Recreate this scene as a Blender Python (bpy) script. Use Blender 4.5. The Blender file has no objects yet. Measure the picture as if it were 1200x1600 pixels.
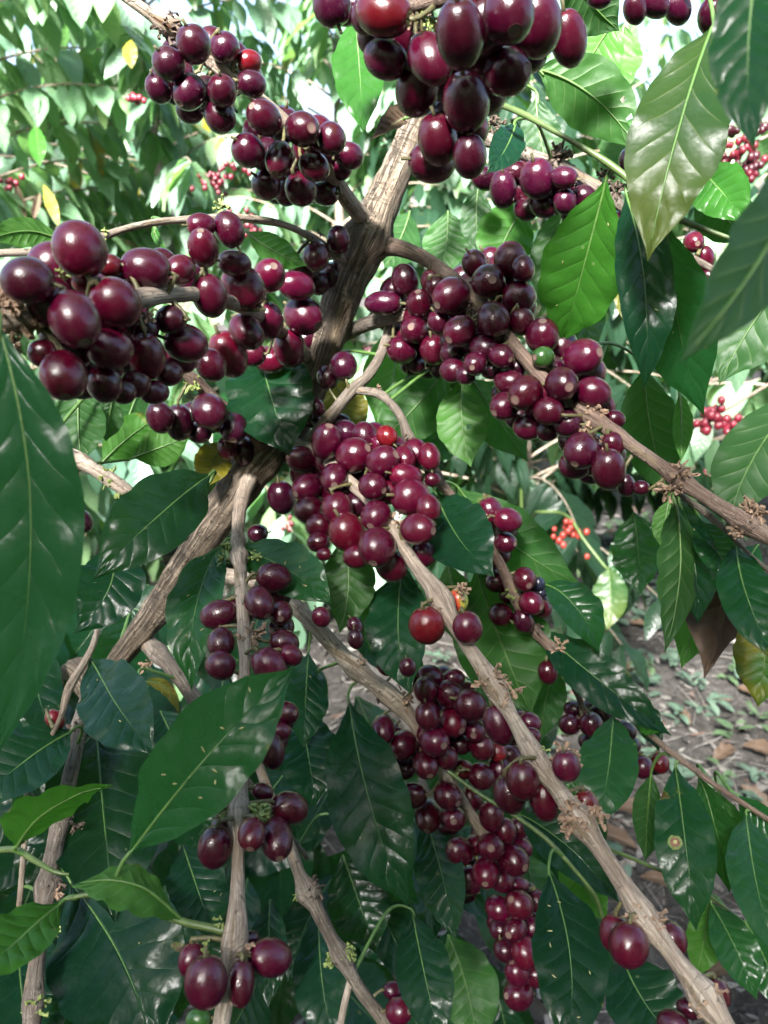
import bpy, bmesh, math, random
from mathutils import Vector, Matrix, Quaternion, noise
R = random.Random(7)
rad = math.radians
scene = bpy.context.scene
COL = scene.collection

# ------------------------------------------------------------------ camera
FPX = 1250.0                       # focal length in pixels of the 1200 x 1600 frame
CAM = Vector((0, 0, 1.35))
PITCH = rad(-20)
FWD = Vector((0, math.cos(PITCH), math.sin(PITCH)))
UPV = Vector((0, -math.sin(PITCH), math.cos(PITCH)))
RGT = Vector((1, 0, 0))

def P(x, y, d):
    """a point of the place: seen at pixel (x, y), d metres in front of the camera"""
    return CAM + FWD * d + RGT * ((x - 600) / FPX * d) + UPV * (-(y - 800) / FPX * d)

def ground_at(x, y):
    v = FWD + RGT * ((x - 600) / FPX) + UPV * (-(y - 800) / FPX)
    t = -CAM.z / v.z
    return CAM + v * t

cd = bpy.data.cameras.new('camera')
cam = bpy.data.objects.new('camera', cd)
COL.objects.link(cam)
cam.location = CAM
cam.rotation_euler = (rad(90) + PITCH, 0, 0)
cd.sensor_fit = 'VERTICAL'
cd.sensor_height = 4.8
cd.lens = 4.8 * FPX / 1600
cd.clip_start = 0.01
cd.clip_end = 200
cd.dof.use_dof = True
cd.dof.focus_distance = 0.32
cd.dof.aperture_fstop = 2.5
scene.camera = cam

# ------------------------------------------------------------------ light
SUN_EL, SUN_ROT = rad(42), rad(200)
w = bpy.data.worlds.new('World')
scene.world = w
w.use_nodes = True
nt = w.node_tree
nt.nodes.clear()
sky = nt.nodes.new('ShaderNodeTexSky')
sky.sky_type = 'NISHITA'
sky.sun_disc = False
sky.sun_elevation = SUN_EL
sky.sun_rotation = SUN_ROT
sky.air_density = 1.0
sky.dust_density = 3.5
sky.ozone_density = 1.0
bg = nt.nodes.new('ShaderNodeBackground')
bg.inputs['Strength'].default_value = 0.055
out = nt.nodes.new('ShaderNodeOutputWorld')
nt.links.new(sky.outputs[0], bg.inputs[0])
nt.links.new(bg.outputs[0], out.inputs[0])
sd = bpy.data.lights.new('sun', 'SUN')
sd.energy = 5.0
sd.angle = rad(11)
sd.color = (1.0, 0.975, 0.94)
sun = bpy.data.objects.new('sun', sd)
COL.objects.link(sun)
# sun_rotation is measured clockwise from +Y seen from above
sdir = Vector((math.sin(SUN_ROT) * math.cos(SUN_EL), math.cos(SUN_ROT) * math.cos(SUN_EL), math.sin(SUN_EL)))
sun.rotation_euler = sdir.to_track_quat('Z', 'Y').to_euler()
scene.view_settings.view_transform = 'Standard'
scene.view_settings.look = 'None'
scene.view_settings.exposure = 3.3
scene.view_settings.gamma = 1.0

# ------------------------------------------------------------------ helpers
def tag(o, label=None, cat=None, group=None, kind=None):
    if label: o['label'] = label
    if cat: o['category'] = cat
    if group: o['group'] = group
    if kind: o['kind'] = kind
    return o

def empty(name, loc, label, cat, group=None):
    o = bpy.data.objects.new(name, None)
    o.empty_display_size = 0.05
    COL.objects.link(o)
    o.location = loc
    return tag(o, label, cat, group)

WORLD = {}
def put(o, world_loc, parent=None):
    """link an object; parents here are only ever moved, never turned, so offsets add up"""
    COL.objects.link(o)
    WORLD[o.name] = Vector(world_loc)
    if parent is not None:
        o.parent = parent
        o.location = Vector(world_loc) - WORLD[parent.name]
    else:
        o.location = world_loc
    return o

class MB:
    """collects geometry in world space, builds one mesh object"""
    def __init__(s):
        s.v = []; s.f = []; s.m = []; s.uv = []
    def grid(s, rows, uvs, mat=0, close=False):
        n = len(rows[0]); b = len(s.v)
        for r in rows: s.v.extend(r)
        for i in range(len(rows) - 1):
            for j in range(n if close else n - 1):
                k = (j + 1) % n
                s.f.append((b + i*n + j, b + i*n + k, b + (i+1)*n + k, b + (i+1)*n + j))
                s.m.append(mat)
                a = uvs[i]; c = uvs[i+1]
                s.uv.append((a[j], a[j+1], c[j+1], c[j]))
    def cap(s, ring, mat=0):
        b = len(s.v); s.v.extend(ring); n = len(ring)
        s.f.append(tuple(range(b, b + n))); s.m.append(mat); s.uv.append(tuple((0.0, 0.0) for _ in range(n)))
    def tube(s, pts, radii, seg=8, mat=0, rough=0.0, seed=0.0, ridges=0.0, v0=0.0, cap=True):
        n = len(pts)
        t0 = (pts[1] - pts[0]).normalized()
        ref = Vector((0, 0, 1)) if abs(t0.z) < 0.9 else Vector((1, 0, 0))
        nx = t0.cross(ref).normalized()
        rows = []; uvs = []; L = v0
        for i in range(n):
            t = (pts[min(i+1, n-1)] - pts[max(i-1, 0)])
            t = t.normalized() if t.length > 1e-9 else t0
            nx = (nx - t * nx.dot(t))
            nx = nx.normalized() if nx.length > 1e-6 else t.orthogonal().normalized()
            ny = t.cross(nx)
            if i: L += (pts[i] - pts[i-1]).length
            row = []; uv = []
            for j in range(seg):
                a = 2 * math.pi * j / seg
                d = nx * math.cos(a) + ny * math.sin(a)
                r = radii[i]
                if rough:
                    q = pts[i] * 140 + d * 1.1
                    r *= 1 + rough * (noise.noise(q + Vector((seed, 0, 0))))
                    r *= 1 + 0.6 * rough * noise.noise(Vector((math.cos(a) * 1.6, math.sin(a) * 1.6, L * 60 + seed)))
                if ridges:
                    g = noise.noise(Vector((math.cos(a) * 3.6 + seed, math.sin(a) * 3.6, L * 26)))
                    r *= 1 + ridges * (1 - 2.2 * abs(g))
                    r *= 1 + ridges * .55 * noise.noise(Vector((math.cos(a) * 8 + seed, math.sin(a) * 8, L * 75)))
                row.append(pts[i] + d * r)
                uv.append((j / seg, L))
            uv.append((1.0, L))
            rows.append(row); uvs.append(uv)
        s.grid(rows, uvs, mat, True)
        if cap:
            s.cap(list(reversed(rows[0])), mat); s.cap(rows[-1], mat)
        return L
    def build(s, name, mats, parent=None, origin=None, smooth=True):
        o0 = Vector(origin) if origin is not None else Vector((0, 0, 0))
        me = bpy.data.meshes.new(name)
        me.from_pydata([tuple(v - o0) for v in s.v], [], s.f)
        if not isinstance(mats, (list, tuple)): mats = [mats]
        for m in mats: me.materials.append(m)
        me.polygons.foreach_set('material_index', s.m)
        if smooth: me.polygons.foreach_set('use_smooth', [True] * len(s.f))
        uvl = me.uv_layers.new(name='UVMap')
        flat = []
        for q in s.uv:
            for c in q: flat.extend(c)
        uvl.data.foreach_set('uv', flat)
        me.update()
        ob = bpy.data.objects.new(name, me)
        return put(ob, o0, parent)

def catmull(pts, rads, step):
    """smooth polyline through pts (Vectors) with radii"""
    out_p = []; out_r = []
    n = len(pts)
    for i in range(n - 1):
        p0 = pts[max(i-1, 0)]; p1 = pts[i]; p2 = pts[i+1]; p3 = pts[min(i+2, n-1)]
        k = max(2, int((p2 - p1).length / step))
        for j in range(k):
            t = j / k
            q = 0.5 * ((2*p1) + (p2-p0)*t + (2*p0-5*p1+4*p2-p3)*t*t + (3*p1-p0-3*p2+p3)*t*t*t)
            out_p.append(q); out_r.append(rads[i] + (rads[i+1]-rads[i]) * t)
    out_p.append(pts[-1]); out_r.append(rads[-1])
    return out_p, out_r
# ------------------------------------------------------------------ materials
class NT:
    def __init__(s, name):
        s.m = bpy.data.materials.new(name); s.m.use_nodes = True
        s.t = s.m.node_tree; s.t.nodes.clear()
        s.out = s.t.nodes.new('ShaderNodeOutputMaterial')
    def n(s, kind, **kw):
        x = s.t.nodes.new(kind)
        for k, v in kw.items():
            if k.startswith('i_'):
                x.inputs[k[2:].replace('_', ' ')].default_value = v
            else: setattr(x, k, v)
        return x
    def l(s, a, b): s.t.links.new(a, b)
    def val(s, sock, v):
        if hasattr(v, 'is_output'): s.l(v, sock)
        else: sock.default_value = v
    def math(s, op, a, b=0.0, clamp=False):
        x = s.n('ShaderNodeMath', operation=op); x.use_clamp = clamp
        s.val(x.inputs[0], a); s.val(x.inputs[1], b)
        return x.outputs[0]
    def mix(s, f, a, b, mode='MIX'):
        x = s.n('ShaderNodeMix', data_type='RGBA', blend_type=mode)
        s.val(x.inputs[0], f)
        s.val(x.inputs[6], a); s.val(x.inputs[7], b)
        return x.outputs[2]
    def noise(s, vec, scale, detail=3, rough=.5, dist=0.0):
        x = s.n('ShaderNodeTexNoise'); x.inputs['Scale'].default_value = scale
        x.inputs['Detail'].default_value = detail; x.inputs['Roughness'].default_value = rough
        x.inputs['Distortion'].default_value = dist
        if vec is not None: s.l(vec, x.inputs['Vector'])
        return x.outputs[0]
    def ramp(s, f, stops):
        x = s.n('ShaderNodeValToRGB'); e = x.color_ramp.elements
        while len(e) > 1: e.remove(e[-1])
        for i, (p, c) in enumerate(stops):
            q = e[0] if i == 0 else e.new(p)
            q.position = p; q.color = (*c, 1) if len(c) == 3 else c
        s.l(f, x.inputs[0]); return x.outputs[0]
    def step(s, v, a, b):
        x = s.n('ShaderNodeMapRange', interpolation_type='SMOOTHSTEP')
        s.val(x.inputs[0], v); x.inputs[1].default_value = a; x.inputs[2].default_value = b
        return x.outputs[0]
    def bump(s, h, strength, dist):
        x = s.n('ShaderNodeBump'); x.inputs['Strength'].default_value = strength
        x.inputs['Distance'].default_value = dist; s.l(h, x.inputs['Height']); return x.outputs[0]
    def bsdf(s, color, rough, normal=None, spec=.5, coat=0, coat_rough=.1):
        b = s.n('ShaderNodeBsdfPrincipled')
        s.val(b.inputs['Base Color'], color); s.val(b.inputs['Roughness'], rough)
        s.val(b.inputs['Specular IOR Level'], spec)
        s.val(b.inputs['Coat Weight'], coat); b.inputs['Coat Roughness'].default_value = coat_rough
        if normal is not None: s.l(normal, b.inputs['Normal'])
        return b.outputs[0]
    def end(s, sh): s.l(sh, s.out.inputs[0]); return s.m

def c4(r, g, b): return (r, g, b, 1.0)

def leaf_material(name, style='green', far=False):
    N = NT(name)
    uv = N.n('ShaderNodeUVMap'); uv.uv_map = 'UVMap'
    sp = N.n('ShaderNodeSeparateXYZ'); N.l(uv.outputs[0], sp.inputs[0])
    u, v = sp.outputs[0], sp.outputs[1]           # u: base to tip, v: -1..1 across (wide units)
    oi = N.n('ShaderNodeObjectInfo'); rnd = oi.outputs['Random']; oc = oi.outputs['Color']
    geo = N.n('ShaderNodeNewGeometry')
    tc = N.n('ShaderNodeTexCoord'); ob = tc.outputs['Object']
    av = N.math('ABSOLUTE', v)
    wob = N.math('MULTIPLY', N.math('SUBTRACT', N.noise(ob, 60, 2), .5), .035)
    midw = N.math('SUBTRACT', .030, N.math('MULTIPLY', u, .026))
    mid = N.math('SUBTRACT', 1.0, N.step(N.math('SUBTRACT', av, midw), -.010, .016))
    # side veins leave the midrib and arch towards the tip
    s1 = N.math('ADD', N.math('SUBTRACT', u, N.math('MULTIPLY', N.math('POWER', av, .8), .17)), wob)
    ph = N.math('MULTIPLY', N.math('ADD', s1, N.math('MULTIPLY', N.math('GREATER_THAN', v, 0.0), .045)), 9.0)
    fr = N.math('ABSOLUTE', N.math('SUBTRACT', N.math('FRACT', ph), .5))      # .5 at the vein... 0 between
    dv = N.math('SUBTRACT', .5, fr)
    vein = N.math('SUBTRACT', 1.0, N.step(dv, .012, .06))
    fade = N.math('SUBTRACT', 1.0, N.step(av, .55, .95))
    vein = N.math('MULTIPLY', vein, fade)
    pillow = N.math('POWER', N.math('SINE', N.math('MULTIPLY', dv, math.pi)), .6)
    n1 = N.noise(ob, 25, 4, .6); n2 = N.noise(ob, 220, 3, .6)
    shade = N.math('ADD', .72, N.math('ADD', N.math('MULTIPLY', n1, .36), N.math('MULTIPLY', N.math('ADD', n2, N.math('MULTIPLY', rnd, .8)), .18)))
    cs = N.n('ShaderNodeCombineXYZ')
    for k in range(3): N.l(shade, cs.inputs[k])
    if style == 'green':
        base = N.mix(1.0, oc, cs.outputs[0], 'MULTIPLY')
        veinc = N.mix(.28, N.mix(1.0, oc, c4(1.75, 1.6, 1.7), 'MULTIPLY'), c4(.09, .19, .045))
        # pale specks and a few brown freckles of leaf rust
        vo = N.n('ShaderNodeTexVoronoi'); vo.inputs['Scale'].default_value = 120; N.l(ob, vo.inputs['Vector'])
        speck = N.math('MULTIPLY', N.math('LESS_THAN', vo.outputs['Distance'], .085), N.math('GREATER_THAN', N.noise(ob, 38, 1), .56))
        top = N.mix(N.math('MULTIPLY', vein, .20), base, veinc)
        top = N.mix(N.math('MULTIPLY', mid, .6), top, veinc)
        top = N.mix(N.math('MULTIPLY', speck, .3), top, c4(.20, .24, .12))
        dust = N.step(N.noise(ob, 55, 5, .7), .56, .8)
        top = N.mix(N.math('MULTIPLY', dust, .03), top, c4(.22, .24, .2))
        und = N.mix(.35, N.mix(1.0, base, c4(1.5, 1.4, 1.3), 'MULTIPLY'), c4(.045, .095, .022))
        und = N.mix(N.math('MULTIPLY', vein, .35), und, c4(.16, .25, .09))
        und = N.mix(N.math('MULTIPLY', mid, .75), und, c4(.20, .30, .11))
        trans = N.mix(1.0, N.mix(.35, oc, c4(.05, .13, .012)), c4(3.1, 3.4, 2.0), 'MULTIPLY')
        trans = N.mix(N.math('MULTIPLY', vein, .35), trans, c4(.05, .13, .02))
        # rust: small irregular brown dead patches with a yellow rim, on some leaves only, and browned edges
        sh_ = N.n('ShaderNodeVectorMath', operation='ADD'); N.l(ob, sh_.inputs[0])
        cb_ = N.n('ShaderNodeCombineXYZ'); N.l(N.math('MULTIPLY', rnd, 9.0), cb_.inputs[0]); N.l(cb_.outputs[0], sh_.inputs[1])
        rn = N.math('ADD', N.noise(sh_.outputs[0], 42, 4, .62, .4), N.math('MULTIPLY', N.step(av, .75, 1.0), .045))
        rim = N.step(rn, .695, .725); core = N.step(rn, .725, .745)
        top = N.mix(N.math('MULTIPLY', rim, .6), top, c4(.13, .14, .02)); top = N.mix(core, top, c4(.06, .028, .014))
        und = N.mix(N.math('MULTIPLY', rim, .6), und, c4(.16, .17, .03)); und = N.mix(core, und, c4(.075, .035, .016))
        rT, rU, tf = (.25, .46, .30) if not far else (.36, .45, .26)
    elif style == 'yellow':
        patch = N.step(N.noise(ob, 34, 3, .6), .40, .62)
        blot = N.math('MULTIPLY', N.step(N.noise(ob, 75, 3, .6), .60, .66), N.step(av, .1, .5))
        base = N.mix(patch, N.mix(1.0, oc, cs.outputs[0], 'MULTIPLY'), c4(.20, .17, .016))
        base = N.mix(blot, base, c4(.11, .045, .015))
        veinc = c4(.16, .18, .04)
        top = N.mix(N.math('MULTIPLY', mid, .8), N.mix(N.math('MULTIPLY', vein, .4), base, veinc), veinc)
        und = N.mix(.2, top, c4(.15, .15, .06))
        trans = N.mix(.4, base, c4(.25, .25, .03)); rT, rU, tf = .4, .5, .32
    elif style == 'pale':
        patch = N.step(N.noise(ob, 22, 3, .6), .42, .68)
        patch = N.math('MULTIPLY', N.math('ADD', N.math('MULTIPLY', patch, .35), N.step(u, .35, 1.0)), .75)
        base = N.mix(patch, N.mix(1.0, oc, cs.outputs[0], 'MULTIPLY'), c4(.058, .078, .013))
        veinc = c4(.085, .115, .042)
        top = N.mix(N.math('MULTIPLY', mid, .9), N.mix(N.math('MULTIPLY', vein, .5), base, veinc), veinc)
        und = top
        trans = N.mix(.3, base, c4(.10, .14, .02)); rT, rU, tf = .36, .36, .22
    else:
        base = N.mix(n1, c4(.045, .027, .017), c4(.11, .076, .052))
        veinc = c4(.09, .055, .03)
        top = N.mix(N.math('MULTIPLY', N.math('MAXIMUM', mid, vein), .6), base, veinc)
        und = N.mix(.3, top, c4(.12, .08, .05)); trans = c4(.12, .05, .016); rT, rU, tf = .55, .6, .1
    back = geo.outputs['Backfacing']
    col = N.mix(back, top, und)
    rough = N.math('ADD', N.math('ADD', rT, N.math('MULTIPLY', back, rU - rT)), N.math('MULTIPLY', N.math('SUBTRACT', N.noise(ob, 48, 5, .68), .42), .30))
    h = N.math('ADD', N.math('MULTIPLY', pillow, N.math('MULTIPLY', fade, 1.0)), N.math('ADD', N.math('MULTIPLY', mid, -.9), N.math('ADD', N.math('MULTIPLY', N.noise(ob, 190, 4, .65), .45), N.math('MULTIPLY', N.noise(ob, 75, 3, .55), 2.4))))
    nrm = N.bump(h, .42, .0009) if not far else N.bump(h, .3, .003)
    p = N.bsdf(col, rough, nrm, spec=.25 if not far else .48)
    t = N.n('ShaderNodeBsdfTranslucent'); N.val(t.inputs[0], trans); N.l(nrm, t.inputs[1])
    mx = N.n('ShaderNodeMixShader'); mx.inputs[0].default_value = tf
    N.l(p, mx.inputs[1]); N.l(t.outputs[0], mx.inputs[2])
    return N.end(mx.outputs[0])

M = {}
M['leaf'] = leaf_material('leaf_green')
M['leaf_far'] = leaf_material('leaf_far', far=True)
M['leaf_yellow'] = leaf_material('leaf_yellowing', 'yellow')
M['leaf_pale'] = leaf_material('leaf_pale', 'pale')
M['leaf_brown'] = leaf_material('leaf_dead', 'brown')

def flat_material(name, col, rough=.6, var=.35, scale=300):
    N = NT(name)
    tc = N.n('ShaderNodeTexCoord')
    n1 = N.noise(tc.outputs['Object'], scale, 3, .6)
    a = tuple(c * (1 - var) for c in col); b = tuple(min(1, c * (1 + var)) for c in col)
    return N.end(N.bsdf(N.ramp(n1, [(.3, a), (.7, b)]), rough, N.bump(n1, .4, .001)))

M['petiole'] = flat_material('petiole', (.075, .15, .034), .45, .2)
M['stalk'] = flat_material('fruit_stalk', (.095, .085, .035), .5, .45, 500)
M['bract_tan'] = flat_material('dried_flower_tan', (.25, .165, .11), .85, .45, 420)
M['bract_dark'] = flat_material('dried_flower_dark', (.085, .06, .045), .9, .5, 420)
M['bract_green'] = flat_material('bud_green', (.20, .25, .07), .6, .4, 420)
M['fleck'] = flat_material('fallen_anther', (.26, .25, .10), .7, .3, 900)
M['rust'] = flat_material('rust_spot', (.13, .055, .035), .8, .5, 1200)
M['halo'] = flat_material('rust_halo', (.085, .12, .018), .5, .25, 900)

def bark(name, c_dark, c_mid, c_pale, scale=1.0, peel=False, bmp=.55):
    N = NT(name)
    uv = N.n('ShaderNodeUVMap'); uv.uv_map = 'UVMap'
    tc = N.n('ShaderNodeTexCoord'); ob = tc.outputs['Object']
    mp = N.n('ShaderNodeMapping'); mp.inputs['Scale'].default_value = (11, 26 * scale, 1); N.l(uv.outputs[0], mp.inputs[0])
    fib = N.noise(mp.outputs[0], 2.2, 5, .65, .4)
    big = N.noise(ob, 42, 4, .6)
    fine = N.noise(ob, 520, 4, .65)
    # cross cracks round the stem
    mp2 = N.n('ShaderNodeMapping'); mp2.inputs['Scale'].default_value = (2.2, 150 * scale, 1); N.l(uv.outputs[0], mp2.inputs[0])
    crk = N.noise(mp2.outputs[0], 1.0, 3, .5, .8)
    crack = N.math('MULTIPLY', N.math('SUBTRACT', 1.0, N.step(N.math('ABSOLUTE', N.math('SUBTRACT', crk, .5)), .0, .03)), N.step(big, .4, .6))
    f = N.math('ADD', N.math('MULTIPLY', fib, .6), N.math('MULTIPLY', big, .45))
    col = N.ramp(f, [(.30, c_dark), (.47, c_mid), (.68, c_pale)])
    if True:
        mg = N.n('ShaderNodeMapping'); mg.inputs['Scale'].default_value = (9, 11, 1) if peel else (4, 26, 1); N.l(uv.outputs[0], mg.inputs[0])
        gn = N.noise(mg.outputs[0], 1.6, 5, .62, .9)
        groove = N.math('SUBTRACT', 1.0, N.step(N.math('ABSOLUTE', N.math('SUBTRACT', gn, .5)), .0, .075))
        col = N.mix(N.math('MULTIPLY', groove, .36 if peel else .26), col, c4(.024, .017, .012))
        mp3 = N.n('ShaderNodeMapping'); mp3.inputs['Scale'].default_value = (2.6, 18, 1); N.l(uv.outputs[0], mp3.inputs[0])
        pl = N.noise(mp3.outputs[0], 1.3, 4, .6, .6)
        col = N.mix(N.step(pl, .58, .61), col, c4(.20, .15, .10))
        col = N.mix(N.step(pl, .66, .68), col, c4(.09, .045, .025))
    col = N.mix(N.math('MULTIPLY', crack, .18), col, c4(.04, .028, .02))
    col = N.mix(N.math('MULTIPLY', N.step(fine, .6, .72), .35), col, c4(.45, .42, .36))
    col = N.mix(N.math('MULTIPLY', N.step(N.noise(ob, 190, 3, .6), .62, .7), .65), col, c4(.03, .022, .018))
    h = N.math('ADD', N.math('MULTIPLY', fib, 1.0), N.math('ADD', N.math('MULTIPLY', fine, .3), N.math('MULTIPLY', crack, -.9)))
    h = N.math('ADD', h, N.math('MULTIPLY', groove, -1.2 if peel else -.6))
    return N.end(N.bsdf(col, .82, N.bump(h, bmp, .0022), spec=.25))
M['bark_trunk'] = bark('bark_trunk', (.06, .045, .032), (.165, .127, .093), (.30, .243, .183), 1.0, True, 1.0)
M['bark_grey'] = bark('bark_grey', (.04, .031, .024), (.125, .10, .08), (.30, .255, .21))
M['bark_tan'] = bark('bark_tan', (.085, .063, .046), (.265, .205, .16), (.52, .44, .355))
M['bark_brown'] = bark('bark_brown', (.055, .034, .026), (.145, .095, .073), (.27, .20, .16))
M['twig_green'] = flat_material('twig_green', (.075, .115, .032), .45, .3, 120)

def cherry_skin(name, half=False):
    N = NT(name)
    tc = N.n('ShaderNodeTexCoord'); ob = tc.outputs['Object']
    oi = N.n('ShaderNodeObjectInfo'); oc = oi.outputs['Color']; rnd = oi.outputs['Random']
    cb = N.n('ShaderNodeCombineXYZ'); 
    sc = N.n('ShaderNodeVectorMath', operation='ADD'); N.l(ob, sc.inputs[0])
    mul = N.math('MULTIPLY', rnd, 40.0)
    for k in range(3): N.l(mul, cb.inputs[k])
    N.l(cb.outputs[0], sc.inputs[1]); q = sc.outputs[0]
    n1 = N.noise(q, 1.6, 3, .55); n2 = N.noise(q, 9, 4, .65)
    sh = N.math('ADD', .55, N.math('ADD', N.math('MULTIPLY', n1, .7), N.math('MULTIPLY', rnd, .28)))
    cs = N.n('ShaderNodeCombineXYZ')
    for k in range(3): N.l(sh, cs.inputs[k])
    col = N.mix(1.0, oc, cs.outputs[0], 'MULTIPLY')
    sp = N.n('ShaderNodeSeparateXYZ'); N.l(ob, sp.inputs[0])
    if half:
        g = N.step(N.math('ADD', sp.outputs[0], N.math('MULTIPLY', N.math('SUBTRACT', n1, .5), 1.2)), -.35, .55)
        col = N.mix(g, c4(.34, .36, .06), c4(.42, .03, .02))
    else:
        # paler red shoulder round the stalk on some fruit
        sh2 = N.math('MULTIPLY', N.step(N.math('MULTIPLY', sp.outputs[2], -1.0), .55, 1.0), N.step(rnd, .35, .95))
        col = N.mix(N.math('MULTIPLY', sh2, .38), col, N.mix(1.0, oc, c4(2.4, 2.0, 1.2), 'MULTIPLY'))
    # small pale lenticels, scratches
    vo = N.n('ShaderNodeTexVoronoi'); vo.inputs['Scale'].default_value = 7; N.l(q, vo.inputs['Vector'])
    len_ = N.math('MULTIPLY', N.math('LESS_THAN', vo.outputs['Distance'], .075), N.math('GREATER_THAN', N.noise(q, 3, 1), .5))
    col = N.mix(N.math('MULTIPLY', len_, .35), col, c4(.30, .2, .17))
    scr = N.step(N.noise(q, 5, 5, .75, 1.5), .68, .72)
    col = N.mix(N.math('MULTIPLY', scr, .14), col, c4(.22, .13, .09))
    # waxy bloom
    blo = N.math('MULTIPLY', N.step(N.noise(q, 2.3, 4, .6), .4, .75), .018)
    col = N.mix(blo, col, c4(.30, .20, .24))
    rough = N.math('ADD', .17, N.math('ADD', N.math('MULTIPLY', n2, .07), N.math('MULTIPLY', N.step(N.noise(q, 2.3, 4, .6), .4, .75), .08)))
    b = N.n('ShaderNodeBsdfPrincipled')
    N.l(col, b.inputs['Base Color']); N.l(rough, b.inputs['Roughness'])
    b.inputs['Specular IOR Level'].default_value = .42
    b.inputs['Coat Weight'].default_value = .35; b.inputs['Coat Roughness'].default_value = .09
    N.l(N.bump(N.math('ADD', n2, N.math('MULTIPLY', n1, 1.6)), .10, .05), b.inputs['Normal'])
    return N.end(b.outputs[0])
M['skin'] = cherry_skin('cherry_skin')
M['skin_half'] = cherry_skin('cherry_skin_half_ripe', True)

def scar_mat():
    N = NT('cherry_scar')
    tc = N.n('ShaderNodeTexCoord'); ob = tc.outputs['Object']
    sp = N.n('ShaderNodeSeparateXYZ'); N.l(ob, sp.inputs[0])
    r = N.math('SQRT', N.math('ADD', N.math('POWER', sp.outputs[0], 2.0), N.math('POWER', sp.outputs[1], 2.0)))
    ring = N.ramp(r, [(0.0, (.10, .07, .05)), (.05, (.17, .12, .09)), (.09, (.06, .035, .03)), (.14, (.19, .13, .10)), (.19, (.12, .07, .055)), (.25, (.07, .012, .018))])
    n = N.noise(ob, 14, 3, .6)
    return N.end(N.bsdf(N.mix(N.math('MULTIPLY', n, .45), ring, c4(.14, .09, .075)), .75))
M['scar'] = scar_mat()
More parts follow.
